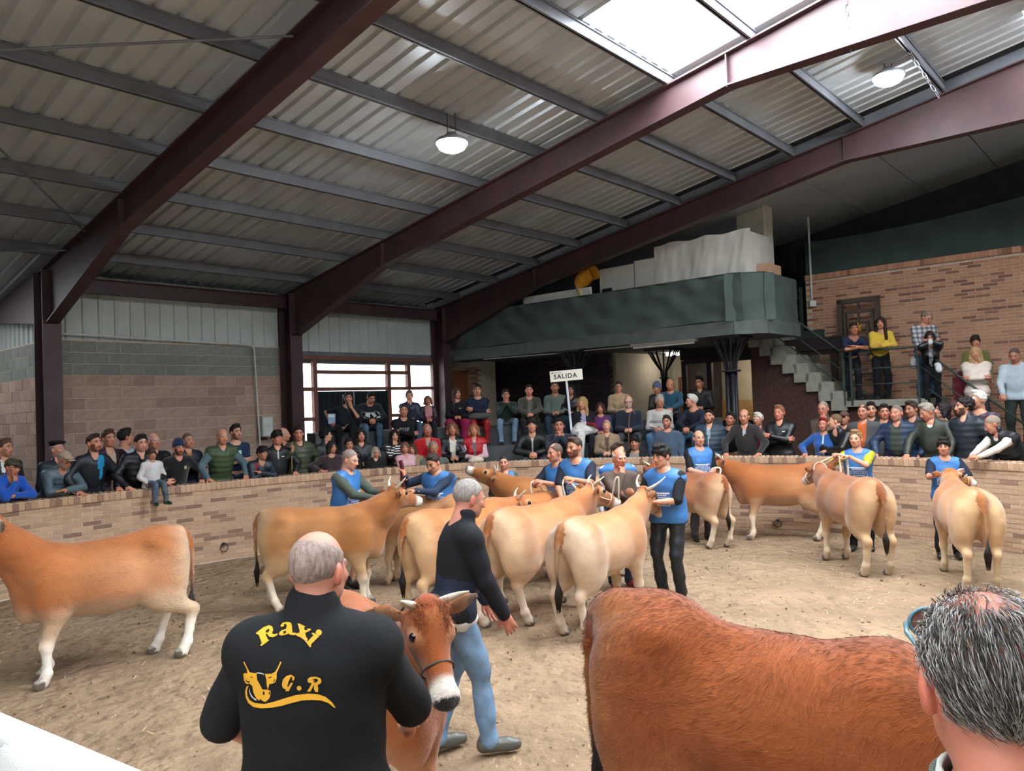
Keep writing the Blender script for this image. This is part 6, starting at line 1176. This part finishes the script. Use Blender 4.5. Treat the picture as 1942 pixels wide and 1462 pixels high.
HI = D(1251, 844, 8.45, 0, 'young dark-haired handler in blue bib, black T-shirt and dark work trousers', 'reach', armk=([(-.0, -.30, 1.12), 'grip', (0, .3, 1), (-1, -.1, 0), (1, .3, -.6)], [(-.12, -.32, 1.10), 'grip', (0, .3, 1)]), face=-38, turn=-14, hair='fringe', hc='#15110f', layers=[('tshirt', '#1b1c20', 'cloth', dict(slen=.95)), BIB], legs='#20262a', legsty='nylon', nod=8, wd=1.15, **hv)
HJ = D(1325, 816, 11.9, 0, 'bald handler in blue bib over black T-shirt holding white rope', 'clasp', armk=('clasp', [(-.0, -.3, 1.08), 'grip', (0, .3, 1), (1, -.2, .1), (-1, .2, -.6)]), face=5, hair='rim', hc='#6a5a50', layers=[('tshirt', '#17181c', 'cloth'), BIB], legs='#4a4c50', wd=1.15, skin='#cf9f86', **hv)
HK = D(1622, 816, 10.7, 0, 'fair-haired young handler with yellow sleeves and coiled pale rope', 'reach', armk=([(-.12, -.30, 1.38), 'grip', (0, .4, 1), (-1, -.2, .1), (1, .2, -.5)], [(-.22, -.26, 1.40), 'grip', (.4, 0, 1), (-.8, -.3, .2), (-1, .3, -.8)]), face=-22, turn=-18, hair='short', hc='#8a6a48', layers=[('tshirt', '#a8a020', 'nylon'), BIB], legs='#14161a', skin='#d2a58c', **hv)
HL = D(1789, 831, 10.0, 0, 'sullen young handler with black fringe clutching a silvery rope', 'reach', armk=([(.16, -.34, 1.2), 'fist', (-.6, 0, .5), (-.1, -.3, 1.)], 'reach'), face=-26, turn=-8, hair='fringe', hc='#17110f', layers=[('tshirt', '#1c2234', 'cloth'), BIB], legs='#191b1e', skin='#c9957c', **hv)
# ------------------------------------------------------------------ the two men close to the viewer
VM = D(607, 1006, 2.55, 0, 'shaven-headed man in black vest with yellow lettering, seen from behind', 'stand', 'men in front of the viewer', armk=([(.25, -.24, .98), 'grip', (-.4, 0, .8), (-.3, -1, 0), (1, .5, -.5)], [(-.22, -.34, 1.0), 'grip', (.6, 0, .8), (.3, -1, 0), (-1, .5, -.5)]), face=176, turn=-14, nod=6, hair='rimbuzz', hc='#8f7c73', layers=[('tshirt', '#16181b', 'cloth', dict(slen=1., t=.02)), ('vest', '#0d0f11', 'cloth', dict(t=.044, collar=.006, pad=1))], legs='#16181c', vox=.0105, wd=1.2, skin='#c58f7c', seed=3, lean=4)
RM = D(1852, 1118, .87, .56, 'grey-haired man with sunglasses pushed up, cut by the picture corner', 'stand', 'men in front of the viewer', face=167, turn=0, nod=10, hair=None, hc='#8d8a86', layers=[('shirt', '#3a4a40', 'knit')], legs='#26282c', vox=.0095, skin='#c2836e', seed=5, wd=1.05)
# ------------------------------------------------------------------ yellow print on the black vest
def vest_print():
    body = VM['body']; vest = [c for c in body.children if c.name.startswith('vest')][0]; bpy.context.view_layer.update()
    MW = vest.matrix_world.copy(); MI = MW.inverted(); me = vest.data
    bvh = BVHTree.FromPolygons([v.co.copy() for v in me.vertices], [tuple(p.vertices) for p in me.polygons])
    # outlines drawn flat in the plane of the back; q = 7.31 steps per picture unit
    Y = mat('yellow_print', '#d9a02a', rough=.6, namt=.05); DK = mat('dark_print', '#120c07', rough=.7, namt=0); WH = mat('white_print', '#d8d2c4', rough=.6, namt=0)
    O = Vector((0, 0, EYE))
    def lay(polys, name, m, lift=.0025):
        V = []; F = []
        for P in polys:
            bm = bmesh.new(); vs = [bm.verts.new((x, y, 0)) for x, y in P]
            for t in tessellate_polygon([[Vector((x, y, 0)) for x, y in P]]): bm.faces.new([vs[i] for i in t])
            xs = [p[0] for p in P]; ys = [p[1] for p in P]
            for g, ax in ((np.arange(min(xs)+45, max(xs), 45), 0), (np.arange(min(ys)+45, max(ys), 45), 1)):
                for c in g: bmesh.ops.bisect_plane(bm, geom=bm.verts[:]+bm.edges[:]+bm.faces[:], plane_co=(c, 0, 0) if ax == 0 else (0, c, 0), plane_no=(1, 0, 0) if ax == 0 else (0, 1, 0))
            bm.verts.index_update(); b = len(V)
            for v in bm.verts:
                d = Vector(ray(460+v.co.x/7.31, 1160+v.co.y/7.31)); o_ = MI @ O; dl = (MI.to_3x3() @ d).normalized(); h = bvh.ray_cast(o_, dl)
                p = h[0] if h[0] is not None else o_+dl*2.5; V.append(p-dl*lift)
            F += [tuple(b+v.index for v in f.verts) for f in bm.faces]; bm.free()
        mesh = bpy.data.meshes.new(name); mesh.from_pydata(V, [], F); link(name, mesh, m, vest, kind='stuff')
    R1 = [(185, 295), (290, 215), (370, 185), (412, 205), (425, 250), (405, 300), (440, 312), (490, 300), (478, 325), (420, 352), (372, 345), (335, 300), (318, 312), (352, 385), (372, 390), (330, 425), (262, 475), (245, 462), (268, 435), (225, 320), (190, 305)]
    A1 = [(505, 318), (512, 285), (545, 255), (600, 240), (615, 195), (600, 165), (575, 172), (572, 200), (535, 212), (528, 185), (560, 150), (620, 140), (668, 150), (684, 190), (690, 290), (735, 300), (725, 325), (660, 320), (640, 300), (600, 318), (540, 330)]
    X1 = [(762, 165), (780, 160), (870, 205), (850, 225), (862, 255), (905, 255), (895, 232), (948, 238), (945, 255), (885, 285), (868, 295), (880, 345), (905, 385), (875, 402), (830, 375), (800, 350), (775, 345), (705, 300), (715, 285), (745, 300), (790, 290), (792, 260), (775, 200)]
    I1 = [(955, 300), (985, 290), (1062, 345), (1045, 355), (950, 450), (948, 490), (930, 488), (860, 395), (878, 388), (905, 410), (985, 325)]
    circ = lambda cx, cy, r, n=20, ry=None: [(cx+r*math.cos(t), cy+(ry or r)*math.sin(t)) for t in np.linspace(0, 2*math.pi, n, endpoint=False)]
    lay([R1, A1, X1, I1, circ(1057, 288, 42)], 'lettering', Y); lay([[(318, 262), (360, 235), (375, 245), (365, 275), (325, 292)], [(560, 275), (600, 258), (605, 295), (570, 305)]], 'lettering_gap', DK, .004)
    G = [(720, 905), (715, 945), (690, 960), (690, 905), (672, 900), (640, 960), (620, 1030), (632, 1045), (668, 985), (700, 985), (655, 1070), (640, 1102), (590, 1098), (605, 1078), (560, 1060), (545, 1010), (560, 940), (610, 890), (670, 872)]
    R2 = [(905, 975), (902, 935), (940, 905), (1020, 900), (1080, 925), (1095, 965), (1075, 1000), (1040, 1012), (1050, 1060), (1045, 1112), (1010, 1112), (990, 1070), (992, 1030), (985, 1020), (940, 1108), (893, 1106), (930, 1050), (960, 990), (930, 985)]
    lay([G, R2, circ(784, 1060, 32)], 'initials', Y); lay([[(968, 940), (1020, 925), (1050, 945), (1030, 975), (985, 985), (1000, 955), (975, 950)]], 'initials_gap', DK, .004)
    swoosh = [(85, 1020), (60, 1090), (65, 1160), (95, 1225), (170, 1265), (300, 1280), (430, 1250), (600, 1195), (740, 1155), (900, 1135), (1040, 1142), (1150, 1180), (1240, 1255), (1290, 1330), (1270, 1330), (1190, 1265), (1090, 1230), (960, 1222), (820, 1230), (680, 1265), (540, 1305), (400, 1330), (260, 1340), (150, 1320), (80, 1265), (42, 1180), (35, 1100), (55, 1040)]
    head = [(10, 860), (45, 850), (68, 855), (60, 800), (12, 700), (22, 690), (72, 790), (100, 840), (150, 850), (195, 852), (200, 940), (240, 1010), (275, 1080), (345, 1080), (385, 1095), (390, 1140), (372, 1200), (345, 1225), (320, 1248), (280, 1240), (245, 1205), (235, 1232), (190, 1200), (150, 1120), (135, 1030), (100, 1000), (50, 1000), (20, 950)]
    side = [(310, 862), (400, 860), (450, 835), (490, 770), (525, 690), (540, 700), (500, 790), (470, 860), (475, 915), (455, 975), (405, 1002), (372, 1000), (352, 1080), (335, 1020), (330, 940)]
    lay([swoosh, head, side], 'calf_emblem', Y); lay([[(105, 895), (150, 912), (120, 918)], [(40, 930), (62, 962), (100, 960), (95, 985), (50, 970)], circ(292, 1130, 14, 10, 26), circ(372, 1130, 8, 8, 20), [(355, 912), (405, 898), (400, 912), (360, 925)], [(440, 930), (450, 950), (420, 980)]], 'emblem_detail', DK, .004); lay([[(195, 842), (250, 845), (300, 862), (295, 872), (240, 856), (195, 852)], [(90, 1050), (105, 1120), (140, 1180), (200, 1225), (180, 1230), (120, 1180), (92, 1110)]], 'emblem_line', WH, .004)
vest_print()
def shirt_hem():
    p, sp = HW['pel'], HW['sp']; V, Q, _ = surf([ell(p+np.array([0, .01, -.05]), (.172*1.1+.03, .124*1.1+.03, .19), .06), half(sp, p@sp-.06), half(-sp, -(p@sp-.14))], .012); N, _ = normals(V, Q); V = V+N*(.005*wob(V, 25, 2))[:, None]; link('shirt_hem', npmesh('shirt_hem', V, Q), fab('#c9c7c0', 'cloth'), HW['body'])
shirt_hem()

# ------------------------------------------------------------------ combed grey hair and sunglasses of the man in the corner
def strands():
    b = RM['body']; ho, RH = RM['ho'], RM['RH']; r = np.random.RandomState(4); n = 7500; M_ = {}
    for nm, colr, share, seed in (('hair', '#3a3836', .45, 1), ('grey_hair', '#a19d98', .55, 2)):
        V = []; F = []; r = np.random.RandomState(seed)
        for k in range(int(n*share)):
            th = r.uniform(0, 2*math.pi); ph = math.acos(r.uniform(-.75, 1.)); d = np.array([math.cos(th)*math.sin(ph), math.sin(th)*math.sin(ph), math.cos(ph)])
            p = np.array([0, .018, .146])+d*np.array([.0755, .0985, .0925])
            lo_ = .196-1.12*(p[1]+.08)
            if p[2] < lo_ or (abs(p[0]) > .066 and p[2] < .135 and p[1] < .03) : continue
            thin = max(0, min(1, (p[2]-.205)/.02))*max(0, 1-abs(p[0])/.05)*(p[1] < .07)
            if r.rand() < .8*thin: continue
            if nm == 'hair' and (p[1] < .0 or p[2] > .22) and r.rand() < .6: continue
            nr = d/np.array([.0755, .0985, .0925]); nr /= np.linalg.norm(nr); fl = np.array([.25*np.sign(p[0])*0+r.normal(0, .14), 1.-.4*(p[1] > .05), -.75*(p[1] > .0)-.2+r.normal(0, .14)]); fl -= nr*(fl@nr); fl /= np.linalg.norm(fl)+1e-6
            L = r.uniform(.022, .05); sd = np.cross(nr, fl)*.00062; li = r.uniform(.15, .55); c = [p, p+fl*L*.5+nr*L*li*.5, p+fl*L*.9+nr*L*(li*.5-.05)+fl*L*.1]
            i = len(V); V += [c[0]-sd, c[0]+sd, c[0]+nr*.0008, c[1]-sd, c[1]+sd, c[1]+nr*.0008, c[2]]
            F += [(i, i+1, i+4, i+3), (i+1, i+2, i+5, i+4), (i+2, i, i+3, i+5), (i+3, i+4, i+6), (i+4, i+5, i+6), (i+5, i+3, i+6)]
        me = bpy.data.meshes.new(nm); me.from_pydata([tuple(v) for v in V], [], F); me.polygons.foreach_set('use_smooth', [True]*len(F)); o = link(nm, me, mat('strand_'+colr.strip('#'), colr, rough=.45, namt=.2, spec=.4), b, kind='stuff'); o.matrix_local = frame_m(ho, RH[:, 0]*1., RH[:, 1], RH[:, 2])
    g = MB(); fr = mat('teal_frame', '#4a6f7c', rough=.3, spec=.5); lz = []
    for x in (1, -1):
        g.tube([(x*.076, -.02, .155), (x*.078, -.075, .172), (x*.07, -.108, .182)], [.003, .0036, .004], 8)
        lo = [np.array([x*(.036+.03*math.cos(t)), -.112+.006*abs(math.cos(t)), .183+.022*math.sin(t)]) for t in np.linspace(0, 6.283, 25)]; g.tube(lo, .0028, 6, False); lz.append(lo[:-1])
    g.tube([(-.008, -.113, .19), (.008, -.113, .19)], .0026, 6); o = g.put('sunglasses', fr, b, True); o.matrix_local = frame_m(ho, RH[:, 0], RH[:, 1], RH[:, 2])
    for lo in lz:
        me = bpy.data.meshes.new('lens'); c = sum(lo)/len(lo)-np.array([0, .004, 0]); me.from_pydata([tuple(p) for p in lo]+[tuple(c)], [], [(i, (i+1) % 24, 24) for i in range(24)]); q = link('lens', me, mat('smoked_lens', '#5d463c', rough=.1, spec=.6, namt=0), o)
strands()
def collar_check():
    b = RM['body']; n = RM['neck']; sp = RM['sp']
    for nm, r0, h0, h1, colr in (('collar', .088, -.02, .035, '#3a4a40'), ('shirt_collar', .078, .0, .045, '#aab0a8')):
        mb = MB(); mb.tube([n+sp*h0+np.array([0, .01, 0]), n+sp*(h0+h1)/2+np.array([0, .012, 0]), n+sp*h1+np.array([0, .014, 0])], [r0+.014, r0+.004, r0], 28, False); o = mb.put(nm, fab(colr, 'knit' if nm == 'collar' else 'cloth'), b, True); s = o.modifiers.new('thick', 'SOLIDIFY'); s.thickness = .007
collar_check()

# ------------------------------------------------------------------ fur on the two nearest calves, forelocks
def fur(inf, n, L0, wdt, seed, keep=None, name='coat_hair', lift=.25, boost=1.):
    o = inf['o']; me = o.data; nv = len(me.vertices); co = np.zeros(nv*3, np.float32); me.vertices.foreach_get('co', co); co = co.reshape(-1, 3); no = np.zeros(nv*3, np.float32); me.vertices.foreach_get('normal', no); no = no.reshape(-1, 3)
    cl = np.zeros(nv*4, np.float32); me.color_attributes['Col'].data.foreach_get('color', cl); cl = cl.reshape(-1, 4)[:, :3]; r = np.random.RandomState(seed)
    ok = np.where(keep(co, no) if keep else np.ones(nv, bool))[0]; i = ok[r.randint(0, len(ok), n)]; P = co[i]+r.normal(0, .006, (n, 3)).astype(np.float32); Nn = no[i]; P -= Nn*((P-co[i])*Nn).sum(1)[:, None]
    sw_ = np.stack([np.sin(P[:, 0]*9+P[:, 2]*7), np.cos(P[:, 0]*7-P[:, 2]*9+P[:, 1]*5), np.sin(P[:, 2]*11+P[:, 0]*4)], 1)
    fl = np.array([-.75, 0, -.7])+.55*sw_+r.normal(0, .16, (n, 3)); fl -= Nn*(fl*Nn).sum(1)[:, None]; fl /= np.linalg.norm(fl, axis=1)[:, None]+1e-6; sd = np.cross(Nn, fl)*wdt; L = (L0*r.uniform(.6, 1.4, n))[:, None]
    A, B_, C_, D_ = P-sd, P+sd, P+fl*L*.6+Nn*L*lift*.5+sd*.6, P+fl*L+Nn*L*lift*.6; V = np.stack([A, B_, C_, D_], 1).reshape(-1, 3); Q = np.arange(4*n).reshape(n, 4)
    c = cl[i]*(r.uniform(.72, 1.22, n)[:, None])*boost; C = np.repeat(c, 4, 0); f = link(name, npmesh(name, V, Q, True, np.clip(C, 0, 1)), HIDEM, o, kind='stuff'); return f
fur(COWS['K'], 48000, .022, .0011, 1, lambda c, n: (c[:, 2] > .25) & (c[:, 0] < .95))
fur(COWS['L'], 26000, .014, .0008, 2, lambda c, n: c[:, 2] > .3)
for q, n_ in (('A', 12000), ('E', 9000), ('D', 8000), ('B', 7000)): fur(COWS[q], n_, .026, .0013, 7, lambda c, n: c[:, 2] > .35, lift=.12)
def forelock(inf, n=500, L=.07, seed=3, colr='#8a4a26'):
    H, R, po = inf['H'], inf['R'], inf['poll']; mb = MB(); r = random.Random(seed)
    for k in range(n):
        y = r.uniform(-.07, .07); x = r.uniform(-.03, .06); p = H((x, y, .05-.25*x-y*y*5)); q = H((x+r.uniform(.01, .05), y+r.uniform(-.02, .02), .075-.2*x)); e = H((x+r.uniform(.03, .10), y*1.1+r.uniform(-.03, .03), .055-.35*x+r.uniform(-.01, .03))); mb.tube([p, q, e], [.0016, .0013, .0004], 3, False)
    mb.put('forelock', hairmat(colr), inf['o'], True, kind='stuff')
forelock(COWS['L'])
for q in 'BDEH': forelock(COWS[q], 110, .05, 4, '#7d4a2a')

# ------------------------------------------------------------------ ropes, sticks and things held or laid
def hand(info, sd, f=.07): sh, E, Wr, fd, pn, hk = info['J'][sd]; return wpt(info, Wr+fd*f-pn*.02)
rope('thin dark lead rope from the handler in lime shorts to the grey-muzzled calf', [hand(HA, 1)+[.0, 0, -.45], hand(HA, 1)+[-.03, 0, -.2], hand(HA, 1), COWS['M']['M'](COWS['M']['H']((.2, 0, -.1)))+[0, -.05, -.05], COWS['M']['M'](COWS['M']['H']((.25, 0, -.12)))], .008, '#3a2a22')
hb = hand(HB, -1); rope('maroon cloth strap twisted and held up by the handler behind the calves', [hb+[-.02, 0, .14], hb+[.0, 0, .05], hb, hb+[.0, -.01, -.12], hb+[.03, -.01, -.26]], .026, '#4a1a20', 'strap')
for info, sd, cw, lb in ((HE, -1, 'N', 'pale rope looped from the long-faced handler to the orange calf'), (HF, 1, 'D', 'pale rope between the bearded handler and the cream calf in mid-stride')):
    h = hand(info, sd); m = COWS[cw]['M'](COWS[cw]['H']((.25, .07, -.1))); rope(lb, [h+[-.03, -.02, -.22], h+[-.06, -.03, -.05], h, (h+m)/2+[0, -.04, -.08], m], .011)
h = hand(HI, 1); m = COWS['E']['M'](COWS['E']['H']((.25, -.06, -.1))); rope('short lead from the dark-haired young handler to the palest calf', [h, (h+m)/2+[0, -.02, -.03], m], .010, '#8a7a62')
h = hand(HG, 1)+[.0, -.06, 0]; h = wpt(HG, HG['pel']+np.array([-.22, -.36, .22])); m = COWS['D']['M'](COWS['D']['H']((.3, 0, -.1))); rope('knotted pale rope hanging in front of the man in brown', [m, m+[.03, 0, .1], m+[.06, -.02, .26], m+[.1, -.02, .3], m+[.1, -.02, .18], m+[.09, 0, -.12]], .011, '#cbbfa8')
h = hand(HJ, -1); m = COWS['H']['M'](COWS['H']['H']((.25, 0, -.1))); rope('white rope folded in loops between the bald handler and the long rust calf', [h, h+[.05, -.05, .10], h+[.14, -.06, .06], h+[.02, -.08, -.22], h+[.10, -.08, -.18], m+[-.02, -.04, .08], m], .013, '#e6e2da')
h = hand(HK, -1); m = COWS['I']['M'](COWS['I']['H']((.2, 0, -.05))); rope('long pale rope draped from the raised hands of the fair-haired handler', [m, m+[.05, 0, .12], h, h+[.04, -.02, -.1], h+[.05, -.02, -.32], h+[.1, -.02, -.42], h+[.14, -.02, -.3], h+[.13, -.02, -.05], h+[.02, -.01, .02]], .016, '#d9c9ae')
h = hand(HL, 1); m = COWS['J']['M'](COWS['J']['H']((.25, 0, -.05))); rope('silvery rope bunched in the fist of the sullen young handler', [m, m+[.0, -.05, .08], h+[.02, -.03, -.12], h, h+[.02, -.02, .05], h+[-.05, -.03, .04], h+[-.07, -.03, -.05]], .010, '#b9bfca')
h = hand(PST, -1, .05); MB().tube([h+[.01, .0, .12], h, h+[-.02, .02, -1.1]], [.009, .010, .007], 8).put('walking_stick', mat('pale_wood', '#8f7a5e', rough=.6), smooth=True, label='thin wooden stick held upright by the man in the olive puffer', cat='stick')
def by(part): return [i for i in PEOPLE if part in i['body'].get('label', '')][0]
c = by('holding a cane'); h = (hand(c, 1)+hand(c, -1))/2+[0, -.03, .03]; MB().tube([h+[-.02, 0, -.55], h, h+[.03, 0, .27], h+[.06, 0, .34], h+[.11, 0, .35], h+[.13, 0, .28]], .011, 8).put('cane', mat('cane_wood', '#8a5a4a', rough=.4), smooth=True, label='crook-handled brown cane held by the white-bearded man', cat='cane')
def lump(name, label, cat, p, rad_, m, seed=1, k=.25):
    V, Q, _ = surf([ell((0, 0, 0), rad_, .02), ell((rad_[0]*.5, -.03, -rad_[2]*.2), np.array(rad_)*.7, .06), ell((-rad_[0]*.4, -.05, -rad_[2]*.5), np.array(rad_)*.75, .06)], .016); N, _ = normals(V, Q); V = V+N*(.014*wob(V, 22, seed)+.006*wob(V, 55, seed))[:, None]
    return link(name, npmesh(name, V, Q), m, None, label, cat, None, None, p)
c = by('white coat on her lap'); o = lump('white_coat', 'white coat heaped on the lap of the blonde woman, red lining showing', 'coat', wpt(c, (0, -.30, .28)), (.22, .16, .13), fab('#d9d6d2', 'fleece'), 3)
MB().tube([wpt(c, (.06, -.42, .38)), wpt(c, (.2, -.46, .36)), wpt(c, (.27, -.46, .27))], [.03, .04, .02], 8).put('lining', fab('#7a1f2a', 'cloth'), None).parent = o; bpy.data.objects['lining'].matrix_parent_inverse = Matrix.Translation(-o.location)
MB().tube([wpt(c, (-.05, -.46, .22)), wpt(c, (-.06, -.52, .0)), wpt(c, (-.07, -.52, -.3))], [.09, .075, .05], 10).put('sleeve', fab('#d9d6d2', 'fleece'), None).parent = o; bpy.data.objects['sleeve'].matrix_parent_inverse = Matrix.Translation(-o.location)
c = by('red quilted vest'); lump('handbag', 'cream handbag on the lap of the woman in the red vest', 'bag', wpt(c, (0, -.36, .21)), (.13, .06, .06), fab('#c9b9a2', 'leather'), 4)
c = by('navy top with arms folded'); lump('folded_jacket', 'grey folded jacket on the lap of the man in red-and-black trousers', 'jacket', wpt(c, (0, -.28, .24)), (.2, .1, .06), fab('#4f4f4d', 'cloth'), 5)
c = by('resting on the sloping handrail'); lump('white_handbag', 'white bag hanging against the woman on the handrail', 'bag', wpt(c, (.12, -.26, .86)), (.05, .03, .08), fab('#b9babe', 'leather'), 6)
c = by('black and white checked shirt'); lump('plastic_bag', 'small white plastic bag at the side of the man in checks', 'bag', wpt(c, (-.27, -.1, .72)), (.04, .03, .10), fab('#b9b9b9', 'nylon'), 7)
c = by('blonde woman in cream padded coat'); lump('red_jacket', 'dark red jacket carried behind the cream padded coat', 'jacket', wpt(c, (-.28, .2, 1.0)), (.13, .1, .3), fab('#5a141d', 'fleece'), 8)
c = by('chin on his fist'); o = empty('leaflet', tuple(wpt(c, (-.22, -.1, .2))), .3, label='pale blue leaflet tucked under the arm of the stocky man', cat='paper'); MB().box(-.07, .07, -.004, .004, 0, .2).put('sheet', mat('blue_paper', '#8fa9c2', rough=.6), o); MB().box(-.06, .06, -.006, -.004, .13, .18).put('heading', mat('white_paper', '#d9dde0', rough=.6), o)
bt = empty('water_bottle', tuple(atr(972, 872, 7.95)*np.array([1, 1, 0])+np.array([0, 0, .62])), label='small pale water bottle standing beside the potted plant', cat='bottle'); MB().tube([(0, 0, 0), (0, 0, .17), (0, 0, .2), (0, 0, .21)], [.034, .034, .016, .014], 12).put('body', mat('bottle_plastic', '#c9d0cf', rough=.2, namt=.05), bt, True); MB().tube([(0, 0, .21), (0, 0, .235)], .016, 12).put('cap', mat('bottle_cap', '#5a7fae', rough=.4), bt)
